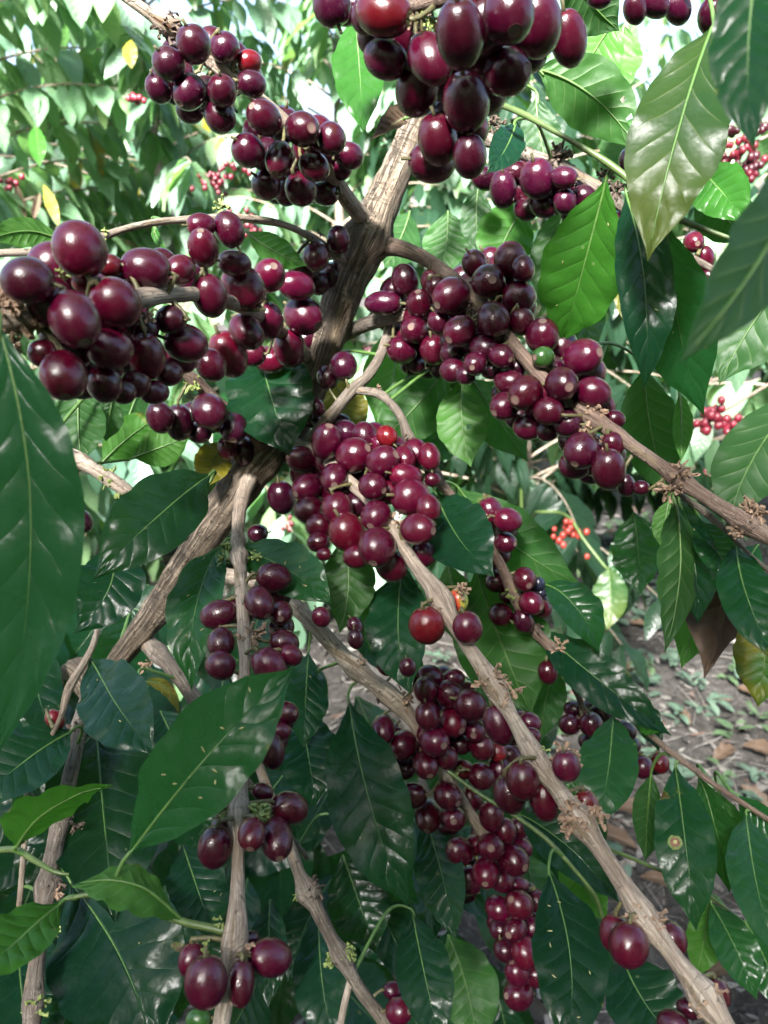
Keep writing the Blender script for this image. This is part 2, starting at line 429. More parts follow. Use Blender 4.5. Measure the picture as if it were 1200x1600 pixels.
# ------------------------------------------------------------------ what stands where (x, y on the photograph, d in metres)
# branches: name -> (bark, joins, [(x, y, d, diameter in px)])
BR = {
 'main':   ('bark_trunk', [(172,1050,.475,38),(205,1004,.47,42),(242,958,.465,54),(300,868,.455,60),(350,795,.45,70),(400,725,.445,80),(445,672,.44,76),(484,610,.435,62),(508,545,.43,62),(528,480,.425,68),(552,420,.42,74),(578,365,.415,80),(600,312,.415,62),(622,262,.415,56),(645,205,.415,52),(680,130,.415,50),(715,40,.42,46),(748,-80,.43,44)]),
 'upleft': ('bark_tan', [(582,352,.415,40),(556,328,.40,34),(535,300,.385,32),(505,255,.365,28),(455,200,.345,26),(400,150,.335,25),(335,100,.33,25),(290,62,.325,26),(262,40,.32,24),(215,8,.315,22),(150,-40,.31,20),(60,-110,.31,18)]),
 'right':  ('bark_brown', [(590,385,.42,40),(625,388,.405,32),(665,405,.39,28),(710,437,.37,27),(760,485,.352,27),(810,548,.338,27),(850,592,.328,26),(895,632,.32,25),(940,662,.312,25),(1000,705,.302,26),(1060,748,.295,27),(1130,795,.285,30),(1200,838,.28,33),(1300,890,.275,32)]),
 'stub':   ('bark_grey', [(530,528,.44,30),(560,512,.43,28),(600,498,.415,29),(640,492,.405,27),(690,485,.40,24),(760,470,.405,18),(830,470,.41,12)]),
 'fork':   ('bark_grey', [(612,505,.42,18),(592,560,.415,19),(572,590,.41,20),(552,608,.405,24),(525,640,.41,24),(495,675,.42,24),(470,700,.43,24)]),
 'hook':   ('bark_grey', [(556,610,.405,16),(590,615,.40,15),(612,632,.395,15),(628,655,.39,16),(640,685,.385,18),(665,715,.39,14),(690,745,.40,10)]),
 'left':   ('bark_tan', [(480,560,.43,30),(440,520,.39,28),(390,485,.34,28),(320,462,.285,28),(260,462,.26,30),(200,470,.245,30),(140,490,.235,30),(80,495,.225,30),(20,500,.215,32),(-80,505,.205,32)]),
 'arch':   ('bark_tan', [(552,420,.42,18),(520,395,.40,16),(485,370,.385,14),(440,350,.37,13),(390,341,.355,13),(340,340,.345,13),(290,343,.335,14),(240,348,.325,14),(195,358,.315,13),(165,368,.31,13),(110,388,.30,14),(50,394,.295,15),(-60,396,.29,15)]),
 'lowleft':('bark_brown', [(425,715,.44,30),(385,665,.42,24),(345,632,.405,22),(310,600,.395,22),(270,570,.385,20),(215,540,.38,16)]),
 'twigleft':('bark_tan', [(-40,640,.36,24),(60,690,.355,26),(100,706,.35,28),(150,735,.345,26),(195,765,.34,22),(240,800,.34,18),(290,840,.37,14)]),
 'vert':   ('bark_tan', [(392,745,.44,34),(378,780,.42,28),(372,830,.395,25),(376,900,.35,25),(380,960,.325,26),(383,1010,.31,24),(382,1070,.298,23),(378,1150,.285,25),(376,1230,.275,26),(373,1290,.267,24),(372,1350,.26,24),(370,1420,.252,30),(368,1460,.248,34),(358,1530,.243,32),(346,1600,.238,34),(330,1700,.23,34)]),
 'diag':   ('bark_tan', [(330,895,.455,32),(390,908,.44,32),(440,930,.425,32),(490,975,.415,32),(550,1040,.41,34),(600,1080,.41,34),(640,1120,.412,28),(690,1200,.42,24),(730,1265,.43,22),(760,1310,.435,22),(795,1380,.445,18),(815,1440,.45,15),(822,1500,.455,12),(815,1560,.46,10)]),
 'long':   ('bark_tan', [(450,690,.44,30),(500,712,.41,27),(545,752,.385,25),(585,790,.37,24),(620,838,.355,25),(650,885,.342,27),(680,922,.334,36),(705,968,.327,30),(735,1015,.318,28),(765,1060,.31,34),(800,1120,.30,28),(835,1180,.293,36),(865,1225,.286,32),(905,1280,.278,40),(950,1345,.268,34),(1005,1430,.258,40),(1050,1490,.25,34),(1095,1550,.243,44),(1150,1630,.235,40),(1200,1700,.23,40)]),
 'mid':    ('bark_brown', [(640,690,.385,18),(680,745,.39,20),(730,805,.40,20),(770,862,.41,20),(795,910,.415,22),(812,950,.418,20),(835,985,.42,18),(868,1018,.42,21),(905,1050,.415,17),(945,1085,.41,16),(985,1120,.405,15),(1030,1160,.40,13),(1075,1195,.395,12),(1130,1235,.39,11),(1200,1280,.385,10),(1290,1340,.38,9)]),
 'drop':   ('bark_brown', [(866,1016,.42,16),(885,1050,.43,14),(903,1085,.44,13),(915,1115,.45,12),(945,1140,.46,10),(985,1170,.465,8),(1010,1190,.47,6)]),
 'farleft':('bark_grey', [(172,1050,.475,30),(150,1075,.43,26),(133,1100,.40,26),(118,1170,.375,28),(106,1230,.36,28),(92,1290,.35,30),(76,1370,.335,32),(66,1430,.325,32),(58,1500,.315,30),(50,1590,.305,34),(42,1700,.30,32)]),
 'low':    ('bark_grey', [(376,1050,.46,18),(400,1180,.43,18),(440,1285,.41,20),(470,1370,.395,23),(490,1410,.39,28),(515,1460,.385,26),(540,1505,.38,26),(562,1545,.38,24),(600,1595,.385,26),(650,1660,.39,24)]),
 'lowfork':('bark_tan', [(548,1530,.38,14),(538,1570,.375,14),(528,1620,.37,14)]),
 'short':  ('bark_grey', [(232,1005,.47,34),(265,1040,.455,31),(295,1080,.445,29),(318,1112,.44,28),(350,1160,.45,20),(400,1240,.48,14),(480,1340,.52,10)]),
 'top':    ('bark_brown', [(735,-40,.425,32),(700,-70,.36,30),(660,-30,.29,28),(640,5,.25,26),(690,0,.235,26),(760,-25,.235,26),(850,-45,.25,24),(960,-40,.27,22),(1080,-30,.285,22),(1200,-40,.30,20)]),
 'fruitright':('bark_grey', [(655,195,.415,26),(700,205,.41,24),(745,213,.40,22),(790,230,.39,20),(830,243,.385,22),(870,258,.38,22),(905,275,.375,20),(950,305,.37,18),(995,345,.37,16),(1060,390,.37,14),(1130,430,.37,12)]),
 'shoot':  ('twig_green', [(700,110,.40,14),(735,135,.35,13),(770,158,.325,13),(815,177,.315,16),(880,213,.305,12),(950,255,.30,18),(1000,295,.295,16),(1045,333,.29,18),(1085,352,.285,15),(1140,372,.28,10)]),
 'sprig':  ('twig_green', [(700,1205,.40,9),(745,1238,.395,9),(800,1272,.39,9),(850,1308,.385,12),(890,1350,.38,10),(930,1400,.38,9),(945,1440,.38,8),(985,1490,.375,8)]),
 'lowtwig':('twig_green', [(880,1290,.40,8),(925,1315,.41,8),(985,1340,.42,10),(1050,1368,.42,9),(1095,1390,.42,9),(1160,1440,.42,8),(1220,1490,.42,7)]),
 'shootlow':('twig_green', [(366,1458,.249,26),(330,1450,.25,18),(285,1440,.25,17),(240,1422,.25,17),(200,1408,.25,16),(165,1400,.25,15),(135,1398,.25,12),(105,1405,.25,9)]),
 'shootleft':('twig_green', [(-60,1345,.30,14),(-10,1330,.295,15),(25,1328,.29,16),(55,1345,.285,15),(85,1362,.28,11),(108,1366,.28,6)]),
 'stem':   ('bark_tan', [(152,965,.40,10),(148,1000,.38,12),(132,1035,.37,14),(108,1075,.36,18),(95,1120,.355,10),(75,1160,.36,9),(48,1210,.36,10),(40,1260,.355,10),(37,1330,.35,11),(30,1420,.35,12)]),
 'rightlow':('bark_grey', [(1050,762,.31,10),(1080,785,.315,12),(1105,803,.315,12),(1135,830,.31,9),(1165,860,.31,8),(1210,900,.31,8)]),
 'rightup': ('bark_brown', [(1300,890,.275,32),(1390,820,.25,26),(1430,560,.19,26),(1400,240,.155,28),(1330,60,.15,28),(1230,-140,.165,26)]),
}

# fruit: cluster -> (branch it sits on, lines "x y long short angle layer [s sx sy] [c colour]")
FR = {
 'topleft': ('upleft', '''302 69 68 54 70 0
263 100 60 51 55 0.6
248 138 54 42 65 2
296 144 60 56 30 0 s 278 162
347 142 56 46 85 -.2 c d
351 74 52 48 70 1.6 c d
389 97 42 40 0 2 c r
393 131 48 44 10 .6 c d
297 172 46 44 0 2
343 182 58 50 80 .8'''),
 'topmid': ('upleft', '''413 184 66 54 72 0 s 393 166
473 203 60 56 40 0 s 487 200
517 217 56 48 80 .8
545 244 48 44 20 1.6
388 235 58 52 40 .8
436 248 66 46 95 -.3 s 430 267
491 260 57 46 25 -.3 s 511 273
415 290 50 46 45 1
470 295 58 50 65 .6
508 302 46 42 0 2.2
447 302 42 38 60 2.4
531 262 42 38 60 2.4'''),
 'top': ('top', '''519 8 76 60 70 2 c d
600 20 92 82 10 0 c r
572 26 64 52 80 1.4 c d
603 92 72 66 20 1
719 54 118 78 82 -1.2
795 22 96 90 60 -1 s 806 46
838 38 112 84 80 .2
888 60 94 60 75 .8
792 114 85 74 5 1.2 s 832 108
672 92 98 70 80 .2 s 692 121
652 138 98 70 100 1
727 160 100 74 82 .8
684 218 88 66 80 1.8
674 254 76 66 10 2.6
734 244 74 54 85 2.6'''),
 'topright': ('top', '''937 -2 40 34 0 1 c d
992 14 50 38 70 .6 c d
1022 6 56 48 30 0 c d
1058 12 56 48 60 .6 c d
1113 26 64 48 80 0 c d'''),
 'rightdark': ('fruitright', '''841 280 68 57 70 -.3 c d
786 296 64 44 86 0 c d
882 277 44 38 10 .4 c d
850 320 50 44 20 .4 c d
883 315 42 38 70 1 c d
822 327 42 38 0 1.4 c d
757 279 46 38 20 1.4
814 302 50 40 60 1.4 c d
804 268 40 34 0 1.8 c d
987 254 48 44 60 0 c d
911 308 42 40 0 1.2
962 350 40 36 70 1
892 346 30 24 0 1.8'''),
 'rightsmall': ('fruitright', '''1084 378 40 34 60 .5 s 1090 380
1100 406 46 34 80 .8
1106 438 40 34 80 1 c d
1128 440 34 30 80 1.5 c d'''),
 'leftbig': ('left', '''125 390 96 86 80 -.6
44 440 92 76 8 -.2
4 458 48 42 0 1.5 c d
117 498 100 84 78 -.8 s 128 538
181 473 90 78 50 -.2
100 586 88 74 85 .2 s 97 624
68 552 52 46 0 2
171 545 80 66 10 .3
162 600 62 58 80 1.2
228 420 84 66 12 0
281 422 58 48 80 .8 s 266 428
171 415 42 36 0 1.6 c r
135 440 50 40 0 1.8 c r
229 557 77 64 90 .1 c m
290 536 73 60 15 -.2
328 462 72 55 78 -.6
317 388 69 50 80 -.2 s 315 358
358 359 62 46 65 .4
314 352 48 40 0 1.2
366 411 56 42 10 1
380 450 80 66 50 -.4
421 431 62 52 90 .4 s 428 417
463 447 62 45 12 1
474 493 70 58 35 -.6 s 498 510
420 501 62 46 88 .3
385 518 70 50 25 -.2 s 400 536
452 544 64 52 80 .3
357 553 80 58 66 -.4 c m
330 570 56 48 60 1
423 563 52 46 0 1.2
394 553 46 40 0 1.2
281 562 58 44 10 .9
263 582 48 42 10 1.4
213 600 48 44 0 1.5
241 613 50 38 0 1.6
193 613 42 38 0 2
267 500 52 46 0 1.5 c d
227 512 46 40 0 1.8 c d
480 530 40 36 0 1.8'''),
 'leftlow': ('lowleft', '''280 660 60 46 92 .4 c d
327 642 63 54 50 -.4 s 345 663 c d
250 652 54 44 80 1 c d
312 676 40 36 0 1.4 c d
365 667 56 45 85 -.3 s 363 686 c d
413 667 55 50 20 .2 c d
381 706 50 39 85 .3 c d
356 700 40 34 85 1.2'''),
 'bytrunk': ('arch', '''529 375 47 37 85 .4
494 401 50 44 80 0 s 491 419
471 424 46 42 70 .6
518 433 50 40 75 .6 c d
497 442 40 36 80 1.4 c d'''),
 'undertrunk': ('fork', '''537 572 47 43 80 -.6 c d
512 590 40 36 80 .8 c d
495 637 32 26 60 1
488 655 32 28 10 .6
478 646 28 26 60 1.4'''),
 'rightmid': ('right', '''798 407 61 53 80 -.2
742 412 46 43 60 .6
763 440 58 55 20 -.7 s 769 437
705 463 65 58 20 -.5 s 682 477
818 420 44 38 75 .5
810 464 57 50 0 -.2
771 499 60 52 85 -.6 s 779 524
718 517 54 50 20 -.4 s 701 531
815 502 46 42 70 .5
687 503 42 40 60 .6
707 552 40 38 0 1 c d
757 544 48 42 15 .5 c d
742 568 44 37 80 .2 s 738 574 c d
707 578 42 38 0 1 c d
783 556 43 38 70 .3 s 797 561
768 578 36 32 0 1.4 c d
806 574 36 34 0 1.2 c d
728 586 34 30 0 1.6 c d
675 440 42 36 80 1
682 450 40 34 50 .7'''),
 'rightinner': ('stub', '''657 475 47 42 75 -.6 s 653 456
633 438 50 42 70 -.2 c d
599 474 57 38 0 -.4 c d
647 515 43 42 10 -.8 s 642 511
628 547 47 43 20 -.3
678 547 47 40 75 -.2
645 568 40 36 0 .8 c d
617 520 38 34 80 .8 c d
700 520 40 36 0 1 c d
690 575 38 34 0 1 c d'''),
 'rightouter': ('right', '''848 525 58 54 15 0 s 846 498
849 558 37 34 10 -1 s 836 559 c g
910 558 69 57 12 -.2 s 936 549
877 600 60 53 10 -.7 s 889 604
820 614 61 55 75 -.5 s 806 625
927 613 58 52 15 .1
857 643 50 44 10 .1
825 667 49 42 0 .7
788 634 49 44 80 .1 s 772 646
797 598 52 42 10 .8
887 662 48 42 0 .9 c d
855 672 38 34 0 1.4 c d
907 704 60 56 10 -.6 s 900 725
951 733 68 55 80 -.3
898 727 52 46 0 .4
960 656 36 30 0 1
958 694 42 36 60 1
978 758 38 30 70 1 c d
1002 762 28 24 0 1.2 c d'''),
 'middle': ('long', '''510 690 60 46 90 -.6 s 515 665
472 718 54 41 25 -.2 s 450 711
480 762 50 43 20 .1 s 462 771
522 747 52 42 82 -.8 s 522 757
553 711 57 53 50 -.3 s 576 699
598 720 55 45 5 -.3 s 620 709
570 682 46 40 70 .6
542 676 40 36 60 1 c d
605 682 36 32 50 .8 c r
595 694 32 30 0 1.2
633 715 44 34 80 0 s 637 728
649 709 48 42 60 .5
671 714 44 34 78 .9
527 795 53 49 75 .1
483 797 46 42 0 .9
500 822 44 38 0 1
498 847 36 32 0 1.6
543 831 62 55 62 -.3 c m
588 806 48 46 60 -.8 s 579 821
590 855 61 57 75 -.3 s 582 882
612 883 54 46 60 .5
642 778 61 55 8 -.5
583 760 46 42 10 .2 s 599 766
634 744 52 38 10 .5
653 827 58 47 -6 -.5 s 679 829
670 794 44 38 70 .5
661 865 42 38 60 .5
557 870 42 36 0 1.1
676 750 26 22 0 1
440 777 52 42 80 2.4 c d
533 660 34 26 10 1.4 c d
608 768 44 40 0 1
557 788 42 38 0 1.4 c d
403 833 32 28 0 3 c d
506 866 24 20 0 2
555 978 30 24 60 4 c d
556 998 32 24 80 4 c d
637 1042 30 26 80 4 c d'''),
 'pair': ('long', '''667 977 61 56 75 -.2 c r
731 980 54 46 70 .4
716 938 38 32 80 .8 c h'''),
 'midright': ('mid', '''767 800 50 40 65 .4
793 812 48 39 10 -.2
790 848 38 34 10 -.1 s 806 849
767 850 36 26 80 .6 s 772 853
783 868 32 28 0 1
768 876 30 22 60 1
819 905 39 37 60 -.3 s 827 914
774 910 34 31 0 .5
830 943 42 38 20 -.4 s 848 948
846 951 34 30 0 .7
783 960 40 37 30 0
818 970 42 33 70 -.2 c d
842 912 23 20 70 1 c b
846 926 18 16 0 1.2 c b
795 930 32 28 0 1 c d
856 1050 40 33 80 0
953 1070 24 21 20 -.3 c h'''),
 'darkdrop': ('drop', '''890 1132 35 33 0 -.2 c d
924 1132 42 37 70 -.1 c d
897 1108 34 28 0 .6 c d
941 1112 44 36 60 .4 c d
922 1160 40 34 20 .6 c d
977 1142 38 32 20 .5 c d
984 1163 36 30 0 1 c d
1004 1198 39 36 80 -.2
1031 1192 36 30 70 .6 c r
988 1190 36 32 70 .6 c d
955 1150 36 32 0 1.2 c d'''),
 'lowmid': ('diag', '''665 1078 44 35 82 -.4 s 662 1062
702 1084 45 41 30 -.1
671 1057 40 34 0 .6
709 1060 34 28 0 .9
735 1102 52 47 20 -.8
669 1118 44 38 75 -.3
707 1128 46 42 30 -.1 s 722 1140
742 1142 35 33 60 -.3 s 740 1149
678 1158 52 45 15 -.8 s 693 1164
630 1165 48 42 60 -.3 s 617 1181
599 1140 48 36 88 -.1 s 600 1162
665 1195 43 39 50 -.4 s 673 1213
698 1183 38 32 75 .3
720 1163 34 30 0 .9 c d
753 1167 42 37 60 .1
777 1174 34 28 60 .7 c r
603 1174 34 30 0 .9 c d
630 1200 38 34 0 1.2 c d
752 1213 42 39 20 -.2
723 1203 34 30 0 .6 c r
700 1243 47 41 20 -.6 s 716 1254
645 1243 45 38 -5 -.2
670 1274 56 40 92 -.3 s 667 1299
708 1277 43 38 75 .1 s 709 1283
737 1247 40 30 65 .6
797 1182 40 36 0 1
780 1202 42 36 80 .7
617 1232 40 36 0 1.6 c d
614 1254 36 32 0 1.8 c d
700 1290 36 30 0 .8
640 1052 44 32 80 1 c r
603 1040 32 26 60 2 c d'''),
 'lowright': ('diag', '''767 1275 48 36 75 .2
788 1298 42 35 70 -.2
811 1293 34 28 70 .5
766 1323 44 41 10 -.7 s 767 1325
718 1330 51 40 8 -.2 s 705 1324
802 1343 51 46 50 -.3 s 823 1353
759 1364 45 42 80 -.6 s 759 1380
733 1375 46 36 70 .3
783 1374 42 36 30 .2
811 1325 40 36 0 .9
744 1320 36 30 0 .7
811 1413 46 43 10 -.5 s 798 1408
779 1419 42 38 20 .3
804 1452 42 38 70 -.3 s 795 1462
832 1450 44 36 80 .3
838 1407 36 32 70 .4
808 1382 36 30 0 .7
820 1488 54 40 75 -.5
808 1520 44 37 75 .0 s 799 1507
810 1554 48 45 60 -.6 s 791 1559
836 1522 42 36 60 .4
788 1484 38 34 60 .9 c d
782 1452 36 32 60 1 c d
724 1393 40 36 0 1.2 c d
712 1378 34 30 0 1.4 c d'''),
 'longnode': ('long', '''780 1132 70 48 65 1
828 1129 38 34 20 .6
817 1220 66 52 80 -.2 c m
797 1240 68 54 70 .5
851 1250 72 46 75 1
885 1197 54 44 75 .4
917 1258 54 40 70 .6 c w
830 1150 32 28 0 1.4
868 1196 26 24 0 2.4 c d'''),
 'vertup': ('vert', '''342 960 62 46 -8 .2
345 1004 52 45 88 -.2 s 344 1029
345 1040 50 47 30 .6
428 902 58 47 15 -.1
405 942 61 46 65 -.4 s 418 967
438 958 48 38 75 .2 s 438 966
502 964 34 30 60 2
443 1006 50 43 12 .4 c m
420 1040 62 53 55 -.1
454 1024 40 34 30 1
447 1115 45 38 80 .3 s 460 1115
425 1173 60 42 85 .3
438 1143 36 30 0 .8'''),
 'vertmid': ('vert', '''452 1263 62 54 25 .2
432 1310 78 54 82 -.1 s 436 1348
394 1303 58 44 95 -.7 s 388 1328
336 1323 74 54 103 -.1
410 1238 36 30 30 .8
345 1295 40 34 80 1.4 c d'''),
 'vertlow': ('vert', '''322 1534 93 66 95 -.3
301 1500 62 44 95 .5
422 1496 72 64 12 .3
377 1536 80 44 98 .4
311 1592 42 38 10 .2 c g
390 1467 32 28 0 1.2 c d'''),
 'longend': ('long', '''983 1476 78 62 85 -.2
961 1458 66 50 85 .5
1048 1467 64 50 55 .5
1119 1552 58 42 70 .7 c w
1052 1600 54 48 0 0
1076 1576 40 34 0 1.2 c d'''),
 'bottom': ('low', '''623 1580 47 44 20 -.3 s 640 1580
615 1547 36 32 0 .8 c d'''),
 'farred': ('stem', '''86 1124 36 30 60 1.5 c r
128 815 40 36 80 .8 c d'''),
}

# dried flowers and buds at the nodes: (branch, x, y, spread px, count, kind)
BRACT = [
 ('upleft',262,42,26,22,'dark'),('upleft',268,22,12,8,'dark'),('upleft',355,100,22,10,'green'),('upleft',320,88,14,7,'green'),
 ('arch',345,322,17,14,'green'),('arch',166,368,12,8,'green'),('arch',498,365,10,5,'dark'),
 ('left',10,488,44,40,'tan'),('left',50,500,34,28,'tan'),('left',20,540,22,16,'tan'),('left',232,492,18,14,'tan'),('left',100,425,16,8,'green'),('left',200,455,16,10,'dark'),
 ('top',650,18,26,30,'tan'),('top',670,35,20,12,'green'),
 ('fruitright',820,235,14,8,'dark'),('fruitright',872,243,26,40,'dark'),('fruitright',770,195,22,26,'dark'),('fruitright',962,300,22,34,'dark'),('fruitright',945,275,18,16,'dark'),
 ('lowleft',300,600,20,14,'green'),('hook',640,690,14,10,'dark'),('hook',590,607,8,5,'tan'),
 ('right',735,480,20,14,'dark'),('right',930,648,22,26,'tan'),('right',920,675,18,16,'tan'),('right',1062,742,28,44,'tan'),('right',1045,765,20,18,'tan'),('right',1178,800,28,36,'tan'),('right',1150,830,16,12,'tan'),('right',950,690,20,14,'tan'),
 ('long',620,812,16,10,'tan'),('long',690,945,18,8,'tan'),('long',722,920,18,14,'tan'),('long',770,1062,32,30,'tan'),('long',800,1075,28,10,'tan'),
 ('long',882,1185,30,30,'tan'),('long',845,1170,14,8,'green'),('long',900,1275,36,40,'tan'),('long',930,1275,22,24,'tan'),('long',1000,1428,26,24,'tan'),('long',1025,1440,20,20,'tan'),('long',1095,1568,22,20,'tan'),('long',1120,1550,14,12,'tan'),
 ('mid',752,805,12,10,'tan'),('mid',800,925,14,14,'green'),('mid',838,978,12,12,'dark'),('mid',872,1015,20,16,'tan'),('mid',935,1075,14,12,'tan'),('mid',660,760,12,10,'dark'),
 ('drop',912,1118,24,34,'dark'),('diag',560,1035,16,8,'tan'),('diag',630,1095,20,14,'tan'),('diag',600,1085,16,10,'dark'),('diag',712,1210,14,12,'green'),('diag',745,1330,10,6,'green'),
 ('vert',395,995,26,24,'tan'),('vert',360,850,18,12,'green'),('vert',350,875,16,10,'green'),('vert',398,870,14,8,'green'),('vert',405,1270,26,22,'green'),('vert',352,1265,16,14,'tan'),('vert',350,1275,12,6,'green'),('vert',385,1475,16,12,'tan'),('vert',322,1480,14,8,'green'),('vert',345,1440,14,6,'green'),
 ('farleft',125,1140,22,44,'dark'),('farleft',100,1265,18,26,'dark'),('farleft',118,1290,14,12,'dark'),('farleft',80,1380,18,26,'dark'),('farleft',92,1395,14,10,'tan'),('farleft',82,1458,14,12,'green'),('farleft',58,1570,22,20,'green'),
 ('low',490,1395,20,16,'dark'),('low',468,1400,14,8,'green'),('low',545,1490,18,16,'green'),('low',515,1500,16,12,'green'),('low',490,1375,10,6,'dark'),
 ('short',312,1100,20,24,'dark'),('short',230,1040,18,10,'tan'),('twigleft',170,745,20,16,'green'),('twigleft',190,775,18,14,'green'),('twigleft',120,730,16,10,'tan'),
 ('stem',152,965,14,10,'dark'),('rightlow',1108,805,10,6,'dark'),('main',600,380,10,6,'dark'),
]

